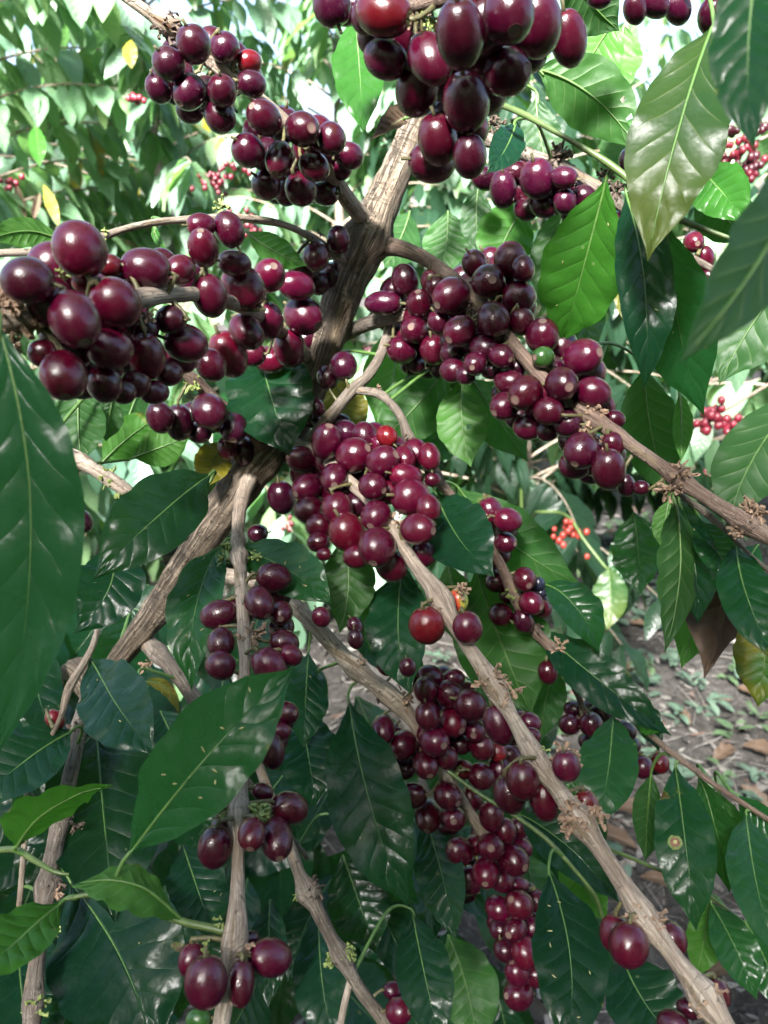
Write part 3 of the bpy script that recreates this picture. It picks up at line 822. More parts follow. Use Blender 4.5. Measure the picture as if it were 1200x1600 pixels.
# leaves: (branch, kind, base x y d, tip x y d, width px, roll, mid x y or None, bow m, underside)
LF = [
 ('left','T',-2,512,.192, -12,1195,.20, 168,22, (48,850),0,0),
 ('shootlow','T',203,1334,.245, 460,1043,.252, 150,-6, (334,1170),-.006,0),
 ('farleft','D',112,1382,.36, 240,1650,.31, 205,8, (190,1500),-.008,0),
 ('farleft','D',150,1135,.405, 178,1440,.335, 190,-4, (162,1275),-.006,0),
 ('stem','D',142,1030,.375, 240,1180,.325, 112,12, (185,1105),-.008,0),
 ('farleft','D',158,1150,.41, 268,1262,.38, 100,0, None,0,0),
 ('farleft','D',112,1142,.365, -40,1262,.33, 108,30, (30,1195),-.005,0),
 ('shootleft','L',26,1322,.285, 176,1226,.275, 62,58, (80,1262),-.004,1),
 ('shootlow','L',96,1410,.25, -50,1540,.215, 92,25, (20,1475),-.004,0),
 ('farleft','D',30,1440,.35, 62,1680,.31, 150,-6, None,-.008,0),
 ('shootlow','L',282,1438,.25, 112,1386,.245, 66,48, (205,1382),-.004,1),
 ('twigleft','D',328,742,.36, 146,906,.315, 118,8, (240,812),-.010,0),
 ('twigleft','D',176,852,.37, 116,990,.345, 104,5, (170,920),-.006,0),
 ('vert','M',350,850,.385, 300,1080,.345, 82,28, (306,945),-.008,0),
 ('vert','M',366,850,.385, 518,944,.345, 84,-16, (452,892),-.008,0),
 ('long','Mu',535,838,.39, 530,990,.375, 84,0, (545,910),0,1),
 ('long','D',632,880,.40, 642,1085,.365, 98,10, (622,985),-.006,0),
 ('hook','D',680,768,.39, 773,902,.335, 112,-6, (715,838),-.008,0),
 ('mid','Mu',716,762,.425, 908,913,.43, 106,0, (800,850),0,1),
 ('long','M',745,890,.43, 832,1118,.425, 150,12, (785,1010),0,1),
 ('mid','M',850,912,.42, 936,1022,.40, 66,-30, (902,950),-.006,0),
 ('mid','D',845,985,.43, 1050,1150,.39, 78,-12, (935,1062),-.008,0),
 ('mid','Du',872,1032,.455, 845,1160,.46, 62,0, None,0,1),
 ('diag','D',546,1098,.405, 640,1418,.355, 128,4, (580,1262),-.012,0),
 ('diag','D',665,1275,.45, 712,1470,.40, 78,20, None,-.006,0),
 ('low','D',645,1430,.405, 690,1640,.36, 88,0, (665,1530),-.008,0),
 ('sprig','D',858,1364,.36, 880,1650,.30, 116,0, (892,1505),-.010,0),
 ('sprig','D',972,1496,.375, 1075,1650,.34, 118,-10, (1010,1570),-.006,0),
 ('mid','M',958,1118,.405, 934,1290,.365, 92,10, (950,1205),-.008,0),
 ('mid','Du',1018,1210,.41, 1008,1348,.415, 50,25, None,0,1),
 ('mid','M',1056,1198,.395, 1088,1455,.35, 92,4, (1072,1325),-.010,0),
 ('mid','M',1092,1214,.41, 1140,1395,.395, 62,38, (1120,1300),-.006,0),
 ('mid','M',1166,1272,.385, 1215,1500,.33, 84,-12, (1182,1380),-.008,0),
 ('mid','M',1152,1242,.40, 1240,1310,.38, 44,20, None,0,0),
 ('mid','Mu',1122,1235,.42, 1172,1380,.42, 70,10, None,0,1),
 ('lowtwig','M',1112,1412,.42, 1182,1562,.39, 68,-8, None,-.006,0),
 ('lowtwig','Lu',1108,1408,.43, 1086,1530,.43, 56,8, None,0,1),
 ('lowtwig','M',1165,1440,.42, 1225,1590,.39, 62,10, None,-.004,0),
 ('sprig','D',812,1272,.42, 968,1412,.39, 84,-24, (890,1325),-.006,0),
 ('sprig','Lu',890,1320,.44, 950,1440,.44, 70,0, None,0,1),
 # the right side
 ('top','DEAD',642,178,.32, 578,220,.315, 40,25, (618,192),.004,0),
 ('top','PALE',1112,45,.265, 1012,408,.25, 150,4, (1058,210),-.010,1),
 ('shoot','Mu',838,108,.345, 1002,240,.345, 104,0, (925,150),0,1),
 ('fruitright','L',962,28,.42, 892,140,.41, 90,10, None,0,1),
 ('fruitright','L',975,40,.44, 950,160,.44, 66,20, None,0,1),
 ('top','Du',890,-40,.30, 968,48,.31, 92,0, None,0,1),
 ('shoot','L',947,282,.305, 878,535,.345, 128,8, (908,430),0,0),
 ('shoot','D',978,300,.30, 1006,608,.285, 88,-12, (1008,450),-.012,0),
 ('shoot','M',1044,355,.30, 1100,650,.325, 118,6, (1058,500),0,0),
 ('rightup','M',1265,392,.36, 1124,600,.36, 120,0, (1180,500),0,1),
 ('rightup','D',1300,190,.150, 1060,568,.130, 118,-20, (1200,385),-.004,1),
 ('rightup','M',1190,-90,.165, 1178,236,.155, 112,10, None,0,0),
 ('rightup','M',1262,600,.315, 1142,812,.29, 112,10, (1178,716),-.006,1),
 ('right','Du',1006,575,.37, 1050,785,.385, 92,0, (1018,680),0,1),
 ('right','Lu',1062,612,.365, 1064,722,.355, 30,30, None,0,1),
 ('shoot','YEL',965,400,.385, 982,515,.375, 30,0, None,0,0),
 ('fruitright','Lu',822,318,.43, 768,432,.43, 92,-10, (790,372),0,1),
 ('fruitright','Mu',880,318,.45, 848,490,.45, 78,0, None,0,1),
 ('fruitright','M',905,330,.44, 880,440,.44, 60,0, None,0,1),
 ('top','L',556,26,.325, 569,210,.31, 84,6, (562,115),0,0),
 ('fruitright','D',806,192,.335, 760,272,.315, 54,0, (790,232),-.004,0),
 ('fruitright','Du',838,150,.41, 868,290,.41, 66,0, None,0,1),
 ('fruitright','Du',748,290,.45, 752,402,.45, 52,0, None,0,1),
 ('shoot','L',1098,268,.38, 1172,350,.36, 84,0, (1128,300),0,0),
 ('shoot','Du',1092,290,.385, 1165,385,.385, 84,0, None,0,1),
 ('hook','L',724,592,.425, 736,730,.41, 82,4, (722,660),0,1),
 ('hook','Mu',738,592,.445, 826,722,.44, 84,0, (775,650),0,1),
 ('hook','M',700,572,.46, 590,690,.46, 100,0, (645,640),0,1),
 ('fork','L',622,500,.49, 588,672,.48, 96,0, None,0,1),
 ('lowleft','D',402,540,.43, 452,712,.405, 138,0, (425,625),-.006,0),
 ('twigleft','L',160,722,.42, 252,648,.42, 66,0, None,0,1),
 ('twigleft','L',208,715,.42, 298,680,.42, 62,0, None,0,1),
 ('twigleft','Mu',124,600,.38, 128,725,.37, 84,0, None,0,1),
 ('twigleft','Du',176,620,.39, 165,690,.39, 44,0, None,0,1),
 ('arch','L',100,378,.32, -20,378,.30, 46,20, (40,362),0,1),
 ('arch','L',385,362,.39, 480,415,.38, 46,10, None,0,1),
 ('arch','L',240,350,.335, 262,392,.33, 14,20, (246,372),0,0),
 ('diag','D',468,1110,.44, 492,1262,.40, 98,0, None,-.008,0),
 ('diag','D',482,1020,.44, 474,1170,.41, 66,-20, None,-.006,0),
 ('low','D',535,1335,.50, 588,1490,.48, 98,0, None,0,0),
 ('low','D',498,1430,.45, 528,1650,.40, 88,8, None,-.008,0),
 ('vert','D',422,1405,.42, 420,1575,.385, 62,10, None,-.004,0),
 ('vert','D',285,1320,.38, 335,1470,.35, 92,-10, None,-.006,0),
 ('fork','YEL',520,592,.46, 560,690,.455, 70,0, None,0,0),
 ('twigleft','YEL',352,690,.44, 318,765,.42, 58,0, None,0,0),
 ('right','DEAD',1120,866,.335, 1100,1060,.325, 104,20, (1130,960),.008,0),
 ('rightlow','Mu',1052,778,.325, 1038,1020,.315, 62,-35, (1062,890),0,1),
 ('rightlow','D',1062,785,.335, 1090,975,.32, 78,25, (1085,880),-.004,0),
 ('right','M',1096,815,.33, 1152,915,.31, 60,-15, (1120,860),-.004,0),
 ('right','M',1150,852,.31, 1218,1040,.275, 84,-12, (1170,940),-.006,0),
 ('right','YELG',1205,940,.345, 1184,1105,.33, 92,6, None,-.004,0),
 ('rightlow','Lu',1086,890,.37, 1064,1045,.365, 62,0, None,0,1),
 ('rightlow','L',1046,780,.38, 1040,862,.375, 40,0, None,0,1),
 ('right','M',1185,850,.36, 1140,960,.34, 62,0, None,0,0),
 ('long','L',582,912,.41, 592,1035,.395, 34,25, None,0,0),
 ('short','YEL',224,1066,.42, 280,1120,.41, 20,30, (262,1076),0,0),
 ('vert','D',250,1110,.46, 300,1230,.42, 90,0, None,0,0),
 ('diag','M',700,880,.44, 735,1020,.43, 70,0, None,0,1),
 ('lowtwig','M',700,1460,.52, 745,1640,.50, 100,0, None,0,1),
 ('mid','D',985,1085,.43, 1030,1175,.41, 44,-20, None,0,0),
 ('mid','L',995,1118,.40, 1030,1145,.39, 34,20, None,0,0),
]
# ------------------------------------------------------------------ the bush in the foreground
def empty_w(name, loc, label, cat, group=None):
    o = empty(name, loc, label, cat, group); WORLD[o.name] = Vector(loc); return o

root_pos = P(172, 1050, .475) + Vector((-.05, .12, 0)); root_pos.z = 0
bush = empty_w('coffee_bush', root_pos, 'nearest coffee bush, with bare stems and thick clusters of dark maroon cherries', 'coffee bush')

BPTS = {}; BOBJ = {}
def px(d, size): return size * d / FPX
GROUND_TAIL = {}
def build_branch(name):
    barkname, joints = BR[name]
    pts = [P(x, y, d) for x, y, d, s in joints]
    rs = [px(d, s) / 2 * (.80 if barkname != 'twig_green' else .68) for x, y, d, s in joints]
    if name == 'main':            # on down to the ground
        b = pts[0]
        q1 = P(152, 1085, .50); q2 = P(128, 1150, .55)
        pts = [root_pos + Vector((0, .01, -.05)), root_pos * .55 + q2 * .45 + Vector((0, .02, 0)), q2, q1] + pts
        rs = [.024, .017, .0105, .0078] + rs
    if name == 'stem':
        pts = [P(140, 880, .44)] + pts; rs = [.001] + rs
    sp, sr = catmull(pts, rs, .0022 if name != 'main' else .003)
    seed = sum(map(ord, name))
    # swollen nodes where dried flowers sit
    for (b, x, y, s, n, k) in BRACT:
        if b == name:
            q, i = nearest_px(name, x, y, joints)
            c = min(range(len(sp)), key=lambda j: (sp[j] - q).length)
            for j in range(max(0, c - 8), min(len(sp), c + 9)):
                e = (sp[j] - sp[c]).length
                sr[j] *= 1 + .26 * math.exp(-(e / .005) ** 2)
    green = barkname == 'twig_green'
    mb = MB()
    thick = max(rs) > .006
    mb.tube(sp, sr, 26 if name == 'main' else (14 if thick or barkname != 'twig_green' else 8), 0, rough=.03 if green else (.10 if name == 'main' or barkname == 'bark_grey' else .065), seed=seed, ridges=0.10 if name == 'main' else (.05 if barkname == 'bark_grey' else 0.0))
    o = mb.build('branch' if name != 'main' else 'trunk', M[barkname], bush, origin=sp[0])
    BPTS[name] = sp; BOBJ[name] = o
    return o

def nearest_px(name, x, y, joints):
    best = None
    for i in range(len(joints) - 1):
        a = joints[i]; b = joints[i+1]
        for k in range(13):
            t = k / 12
            q = [a[m] + (b[m] - a[m]) * t for m in range(4)]
            e = (q[0]-x) ** 2 + (q[1]-y) ** 2
            if best is None or e < best[0]: best = (e, q)
    q = best[1]
    return P(q[0], q[1], q[2]), q

for name in BR: build_branch(name)

def nearest_on(name, p):
    pts = BPTS[name]
    i = min(range(0, len(pts), 2), key=lambda j: (pts[j] - p).length_squared)
    return pts[i]

# ------------------------------------------------------------------ dried flowers and buds at the nodes
def bracts(br, x, y, s, n, kind):
    q, jq = nearest_px(br, x, y, BR[br][1])
    d = jq[2]
    rb = px(d, jq[3]) / 2
    centre = P(x, y, d - rb * .4)
    size = px(d, s) * 1.15; n = int(n * 1.25)
    mb = MB()
    sd = R.random() * 100
    hair = kind != 'green'
    for i in range(n):
        off = Vector((R.gauss(0, 1), R.gauss(0, 1), R.gauss(0, 1))) * size * .30
        st = centre + off * .6
        v = (off.normalized() if off.length > 1e-6 else Vector((0, 0, 1))) * .7 + Vector((R.uniform(-1, 1), R.uniform(-1, 1), R.uniform(-1, .9))) * .8
        v += (centre - q).normalized() * .35 if (centre - q).length > 1e-5 else Vector()
        v.normalize()
        L = size * R.uniform(.22, .62)
        r0 = R.uniform(.00032, .0008) * (1.3 if not hair else 1)
        r0 = min(r0, size * .12)
        side = v.orthogonal().normalized() * L * R.uniform(-.3, .3)
        p1 = st + v * L * .5 + side; p2 = st + v * L + side * .6 + Vector((0, 0, -L * R.uniform(0, .25)))
        mb.tube([st, p1, p2], [r0, r0 * .85, r0 * (1.5 if R.random() < .55 else .35)], 5, 0)
        if hair and R.random() < .6:          # a curled withered petal or scale
            a = v.orthogonal().normalized(); b = v.cross(a)
            wv = a * math.cos(i) + b * math.sin(i)
            wd = L * R.uniform(.14, .32)
            rows = [];
            for k in range(4):
                t = k / 3
                c = p1.lerp(p2, t * 1.3) + v.cross(wv) * wd * .8 * math.sin(t * 2.4)
                ww = wd * (1 - .55 * t)
                rows.append([c - wv * ww + v.cross(wv) * ww * .5, c + v.cross(wv) * -.2 * ww, c + wv * ww + v.cross(wv) * ww * .5])
            mb.grid(rows, [[(0, 0), (.5, 0), (1, 0)]] * 4, 0)
    o = mb.build('bud_tuft' if kind == 'green' else 'dried_flower_tuft', M['bract_' + kind], BOBJ[br], origin=q)
for b in BRACT: bracts(*b)

# ------------------------------------------------------------------ leaves
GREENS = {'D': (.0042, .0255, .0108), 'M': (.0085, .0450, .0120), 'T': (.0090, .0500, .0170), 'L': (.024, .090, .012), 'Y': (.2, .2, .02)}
WT = [(0, .03), (.04, .13), (.1, .36), (.18, .62), (.28, .86), (.4, .985), (.5, 1), (.6, .94), (.7, .80), (.79, .59), (.86, .37), (.91, .21), (.95, .105), (.98, .04), (1, .004)]
def wprof(u):
    for i in range(len(WT) - 1):
        if u <= WT[i+1][0]:
            t = (u - WT[i][0]) / (WT[i+1][0] - WT[i][0]); t2 = t * t * (3 - 2 * t)
            t = .5 * t + .5 * t2
            return WT[i][1] + (WT[i+1][1] - WT[i][1]) * t
    return 0

def leaf_rows(base, midp, tip, hw, n_top, seed, nu=34, nv=12, fold=.16, wave=.075, cup=0.0):
    ctrl = midp * 2 - (base + tip) * .5
    rr = random.Random(seed)
    ph1, ph2, ph3 = rr.random() * 6.3, rr.random() * 6.3, rr.random() * 6.3
    k1, k2 = rr.uniform(3.2, 5.0), rr.uniform(3.2, 5.0)
    tw = rr.uniform(-.25, .25)
    rows = []; uvs = []
    for i in range(nu + 1):
        u = i / nu
        c = base * (1-u)**2 + ctrl * 2*u*(1-u) + tip * u*u
        t = ((ctrl - base) * (1-u) + (tip - ctrl) * u).normalized()
        n = n_top - t * n_top.dot(t); n.normalize()
        n = Quaternion(t, tw * (u - .4)) @ n
        s = t.cross(n).normalized()
        wv = wprof(u) * hw
        row = []; uv = []
        for j in range(nv + 1):
            v = -1 + 2 * j / nv
            av = abs(v)
            ph, kk = (ph1, k1) if v < 0 else (ph2, k2)
            edge = math.sin(u * kk * 6.283 + ph) * .75 + math.sin(u * kk * 13.1 + ph * 2) * .25
            scal = 1 + .035 * edge * av + .02 * noise.noise(Vector((u * 9, seed % 97, v)))
            z = wv * (fold * av + cup * av * av) + hw * wave * edge * av ** 1.7 * min(1, wprof(u) * 1.5)
            z += hw * .07 * noise.noise(Vector((u * 3.2, v * 1.3, seed % 89)))
            z -= hw * .012 * (1 - min(1, av * 7))
            row.append(c + s * (v * wv * scal * math.cos(fold * .8)) + n * z)
            uv.append((u, v))
        rows.append(row); uvs.append(uv)
    return rows, uvs

def flecks(mb, rows, n, rr, mat, size):
    for _ in range(n):
        i = rr.randrange(6, len(rows) - 8); j = rr.randrange(2, len(rows[0]) - 3)
        a = rows[i][j]; e1 = (rows[i+1][j] - a).normalized(); e2 = (rows[i][j+1] - a).normalized()
        nn = e2.cross(e1).normalized()
        ang = rr.uniform(0, 6.28); d = e1 * math.cos(ang) + e2 * math.sin(ang)
        L = size * rr.uniform(.6, 1.2)
        c = a + nn * size * .16
        mb.tube([c - d * L * .5, c, c + d * L * .5], [size * .1, size * .2, size * .08], 6, mat)

def leaf(idx, spec, parent=None, branch_pts=None):
    br, kind, bx, by, bd, tx, ty, td, wpx, roll, mid, bow, und = spec
    base = P(bx, by, bd); tip = P(tx, ty, td)
    md = (bd + td) / 2 + bow
    if mid is None:
        dx, dy = tx - bx, ty - by
        o = R.uniform(-.06, .06)
        mid = ((bx + tx) / 2 - dy * o, (by + ty) / 2 + dx * o)
    midp = P(mid[0], mid[1], md)
    k = kind.rstrip('u')
    hw = px(md, wpx) / 2 / max(.5, math.cos(rad(roll)))
    t = (tip - base).normalized()
    view = (CAM - midp).normalized()
    n = view - t * view.dot(t); n.normalize()
    n = Quaternion(t, rad(roll)) @ n
    if und: n = -n
    seed = idx * 13 + 5
    fold = .20 if not und else .10
    wave = .085
    if k == 'DEAD': fold, wave = .75, .14
    if k == 'PALE': wave = .12
    if idx == 0: wave = .13
    rows, uvs = leaf_rows(base, midp, tip, hw, n, seed, 36, 12, fold, wave)
    mb = MB()
    mb.grid(rows, uvs, 0)
    holes = {(838, 108): [(28, 8), (29, 8), (28, 9), (24, 9)], (724, 592): [(19, 7), (20, 7)], (1006, 575): [(22, 3)], (1262, 600): [(30, 9)]}.get((bx, by), [])
    for hi, hj in sorted(holes, reverse=True):      # eaten through
        q_ = hi * 12 + hj
        del mb.f[q_]; del mb.m[q_]; del mb.uv[q_]
    # petiole from the base back to the branch
    if br is not None:
        q = nearest_on(br, base)
        L = (q - base).length
        if L < .075:
            c = base - t * min(.35 * L, .012) + (q - base) * .35
            pp, pr = catmull([base + t * .004, base - t * min(.003, L * .2), c, q], [.0005, .0007, .0008, .0010], .002)
            mb.tube(pp, pr, 6, 1)
    mats = [M['leaf'], M['petiole']]
    rr = random.Random(seed)
    # midrib stands out on the underside, thin and tapering
    rib = [r[len(r)//2] - n * .00025 for r in rows[:-3]]
    mb.tube(rib, [.00055 * (1 - i / len(rib)) + .00012 for i in range(len(rib))], 5, 1)
    lab = None
    if k == 'PALE': mats[0] = M['leaf_pale']; lab = 'pale yellow green leaf seen from below'
    elif k in ('YEL', 'YELG'): mats[0] = M['leaf_yellow']; lab = 'yellowing leaf with brown blotches'
    elif k == 'DEAD': mats[0] = M['leaf_brown']; lab = 'curled dead brown leaf' if wpx > 60 else 'small shrivelled dark brown leaf'
    mats += [M['fleck'], M['rust'], M['halo']]
    size = .0018
    if idx in (1, 14, 26, 13, 4): flecks(mb, rows, {1: 9, 14: 5, 26: 7, 13: 5, 4: 2}[idx], rr, 2, size)
    elif rr.random() < .2 and not und: flecks(mb, rows, rr.randint(1, 3), rr, 2, size * .7)
    if idx == 30:
        lab = 'green leaf with a round brown rust spot'
        i, j = 17, 8
        a = rows[i][j]; e1 = (rows[i+1][j] - rows[i-1][j]).normalized(); e2 = (rows[i][j+1] - rows[i][j-1]).normalized()
        nn = e2.cross(e1).normalized()
        for rad_, h, m in ((.0033, .0003, 4), (.0021, .0006, 3), (.0009, .0009, 2)):
            ring = [a + nn * h + e1 * rad_ * math.cos(q * .393) * (1 + .14 * math.sin(q * 2.1)) + e2 * rad_ * math.sin(q * .393) for q in range(16)]
            mb.cap(list(reversed(ring)), m)
    pobj = parent if parent is not None else BOBJ[br]
    o = mb.build('leaf', mats, pobj, origin=base)
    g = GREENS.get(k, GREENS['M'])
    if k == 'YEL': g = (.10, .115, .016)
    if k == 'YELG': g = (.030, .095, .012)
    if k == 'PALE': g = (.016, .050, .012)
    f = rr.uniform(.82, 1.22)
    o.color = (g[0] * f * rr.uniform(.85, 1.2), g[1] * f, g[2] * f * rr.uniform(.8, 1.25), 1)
    if lab: o['label'] = lab
    return o
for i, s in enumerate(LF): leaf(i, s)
# dark inner leaves added low in the bush, behind the stems, to keep gaps dark
rl = random.Random(44)
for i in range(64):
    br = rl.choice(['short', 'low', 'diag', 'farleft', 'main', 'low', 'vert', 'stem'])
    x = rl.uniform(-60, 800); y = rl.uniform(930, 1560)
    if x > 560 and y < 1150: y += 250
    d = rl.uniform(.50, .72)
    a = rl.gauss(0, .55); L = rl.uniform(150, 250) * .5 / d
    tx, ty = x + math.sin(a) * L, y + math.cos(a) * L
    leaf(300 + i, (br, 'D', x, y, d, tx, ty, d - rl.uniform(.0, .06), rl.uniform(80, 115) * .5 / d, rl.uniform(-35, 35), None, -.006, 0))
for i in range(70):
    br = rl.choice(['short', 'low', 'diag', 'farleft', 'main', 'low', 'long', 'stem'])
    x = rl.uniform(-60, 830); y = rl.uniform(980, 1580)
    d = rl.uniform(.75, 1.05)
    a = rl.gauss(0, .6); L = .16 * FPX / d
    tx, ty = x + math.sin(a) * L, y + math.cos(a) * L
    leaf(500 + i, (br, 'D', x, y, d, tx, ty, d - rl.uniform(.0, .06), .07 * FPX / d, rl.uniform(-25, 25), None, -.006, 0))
for i, (x, y, d, tx, ty, w) in enumerate(((420,600,.50,330,700,90),(700,330,.5,690,430,80),(640,560,.52,690,660,80),(220,600,.5,180,690,70),(880,420,.5,930,560,90),(950,640,.46,930,770,80),(990,800,.5,1000,930,80),(640,330,.55,600,420,70),(1130,450,.45,1180,560,90),(1000,180,.5,960,300,90),(720,640,.5,640,720,90),(660,900,.5,610,1000,80),(900,1200,.5,860,1330,80),(820,1330,.52,860,1450,80))):
    leaf(380 + i, (('main', 'right', 'long', 'lowleft', 'fruitright')[i % 5], 'M', x, y, d, tx, ty, d - .01, w, rl.uniform(-30, 30), None, 0, i % 2))

# ------------------------------------------------------------------ cherries
def cherry_mesh(seed, withered=False):
    rr = random.Random(seed)
    mb = MB()
    seg = 28
    rs = rr.uniform(.21, .28)
    prof = [(0.001, .955), (rs*.25, .958), (rs*.42, .972), (rs*.60, .962), (rs*.8, .966), (rs*.95, .985), (rs*1.10, .976)]
    nscar = len(prof)
    th0 = math.asin(rs * 1.10)
    for i in range(1, 21):
        th = th0 + (math.pi - .06 - th0) * i / 20
        r = math.sin(th) ** .96; z = math.cos(th)
        if z < 0: z += .10 * math.exp(-(r / .28) ** 2); r *= 1 - .03 * (1 - r)
        prof.append((r, z))
    rows = []; uvs = []
    lob = rr.uniform(.0, .035); ox = rr.uniform(-.035, .035); oy = rr.uniform(-.035, .035)
    for i, (r, z) in enumerate(prof):
        row = []
        for j in range(seg):
            a = 2 * math.pi * j / seg
            d = Vector((math.cos(a), math.sin(a), 0))
            rr_ = r * (1 - lob * math.cos(2 * a)) * (1 + .022 * noise.noise(Vector((d.x * 1.3 + seed * 3, d.y * 1.3, z * 1.3))))
            if withered: rr_ *= 1 + .10 * noise.noise(Vector((d.x * 3 + seed, d.y * 3, z * 3)))
            row.append(Vector((d.x * rr_ + ox * (1 - z * z), d.y * rr_ + oy * (1 - z * z), z)))
        rows.append(row); uvs.append([(j / seg, z) for j in range(seg + 1)])
    mb.grid(rows[:nscar], uvs[:nscar], 1, True)
    mb.grid(rows[nscar-1:], uvs[nscar-1:], 0, True)
    mb.tube([Vector((0, 0, -.86)), Vector((.03, 0, -1.05)), Vector((.08, .03, -1.28))], [.13, .085, .10], 7, 2)
    # orientation of the strips: turn all faces outwards
    me = bpy.data.meshes.new('cherry')
    me.from_pydata([tuple(v) for v in mb.v], [], mb.f)
    me.polygons.foreach_set('material_index', mb.m)
    me.polygons.foreach_set('use_smooth', [True] * len(mb.f))
    bm = bmesh.new(); bm.from_mesh(me)
    bmesh.ops.remove_doubles(bm, verts=bm.verts, dist=1e-4)
    bmesh.ops.recalc_face_normals(bm, faces=bm.faces)
    bm.to_mesh(me); bm.free()
    return me
VAR = [cherry_mesh(i) for i in range(6)]
VARW = cherry_mesh(40, True)
VARH = cherry_mesh(41)
for me in VAR + [VARW]:
    for m in (M['skin'], M['scar'], M['stalk']): me.materials.append(m)
for m in (M['skin_half'], M['scar'], M['stalk']): VARH.materials.append(m)
CC = {'n': (.047, .0008, .0098), 'm': (.060, .0009, .0095), 'd': (.026, .0010, .0080), 'r': (.085, .0024, .006), 'g': (.022, .066, .015), 'b': (.012, .013, .026), 'p': (.039, .0009, .0088), 'w': (.065, .004, .008), 'h': (.3, .1, .03)}

cher = []
for cl, (br, txt) in FR.items():
    joints = BR[br][1]
    for line in txt.split('\n'):
        t = line.split()
        x, y, lo, sh, ang, lay = map(float, t[:6])
        c = {'topleft': 'd', 'topmid': 'p', 'top': 'p', 'rightmid': 'p', 'rightinner': 'p', 'rightdark': 'd', 'undertrunk': 'd', 'bytrunk': 'p', 'rightouter': 'p'}.get(cl, 'n'); scar = None
        if 's' in t: k = t.index('s'); scar = (float(t[k+1]), float(t[k+2]))
        if 'c' in t: c = t[t.index('c') + 1]
        q, jq = nearest_px(br, x, y, joints)
        d0 = jq[2] + (-.014 if cl in ('topleft', 'topmid') else 0)
        gk = {'lowmid': 1.08, 'lowright': 1.09, 'middle': 1.05, 'rightinner': 1.06}.get(cl, 1.0); lo *= gk; sh *= gk
        rb = px(d0, jq[3]) / 2
        rc = px(d0, (lo + sh) / 2) / 2
        near = math.hypot(jq[0] - x, jq[1] - y) < (jq[3] + sh) * .42
        off = lay * rc * .95
        if near and lay < .5: off = min(off, -(rb + rc) * .80)
        if near and lay >= (1.2 if cl in ('topleft', 'topmid') else .5): off = max(off, (rb + rc) * .80)
        cher.append(dict(cl=cl, br=br, x=x, y=y, lo=lo, sh=sh, ang=ang, lay=lay, c=c, scar=scar, d=d0 + off, q=q, base=d0))
# each bunch goes round its branch: fruit added behind to darken the gaps
rf = random.Random(9)
by = {}
for a in cher: by.setdefault(a['cl'], []).append(a)
for cl, items in by.items():
    if len(items) < 8: continue
    made = 0
    for i, a in enumerate(items):
        for b in items[i+1:]:
            ds = math.hypot(a['x'] - b['x'], a['y'] - b['y'])
            m_ = (a['lo'] + a['sh'] + b['lo'] + b['sh']) / 4
            if .75 * m_ < ds < 1.25 * m_ and rf.random() < .75 and made < 18:
                x = (a['x'] + b['x']) / 2 + rf.uniform(-3, 3); y = (a['y'] + b['y']) / 2 + rf.uniform(-3, 3)
                if any(math.hypot(x - c['x'], y - c['y']) < .42 * m_ for c in items if c is not a and c is not b): continue
                q, jq = nearest_px(a['br'], x, y, BR[a['br']][1])
                dd = max(a['d'], b['d']) + px(a['d'], m_) * rf.uniform(.7, 1.0)
                dd = max(dd, jq[2] + px(jq[2], jq[3] + m_) / 2 * .9) if math.hypot(jq[0] - x, jq[1] - y) < (jq[3] + m_) / 2 else dd
                cher.append(dict(cl=cl, br=a['br'], x=x, y=y, lo=m_ * 1.02, sh=m_ * .9, ang=rf.uniform(0, 180), lay=2.5, c='d' if a['c'] == 'd' or rf.random() < .4 else 'n', scar=None, d=dd, q=q, base=jq[2]))
                made += 1
# let touching fruit push one another apart in depth, keeping their places in the picture
for it in range(70):
    moved = 0
    for i in range(len(cher)):
        a = cher[i]
        for j in range(i + 1, len(cher)):
            b = cher[j]
            if abs(a['x'] - b['x']) > 110 or abs(a['y'] - b['y']) > 110: continue
            pa = P(a['x'], a['y'], a['d']); pb = P(b['x'], b['y'], b['d'])
            ra = px(a['d'], (a['lo'] + a['sh']) / 4); rb_ = px(b['d'], (b['lo'] + b['sh']) / 4)
            dist = (pa - pb).length; need = (ra + rb_) * .93
            if dist < need:
                push = (need - dist) * .35
                s = 1 if (a['d'] < b['d'] or (a['d'] == b['d'] and a['lay'] <= b['lay'])) else -1
                a['d'] -= s * push * .5; b['d'] += s * push * .5; moved += 1
    if not moved: break
print('cherries', len(cher), 'relax', it, moved)

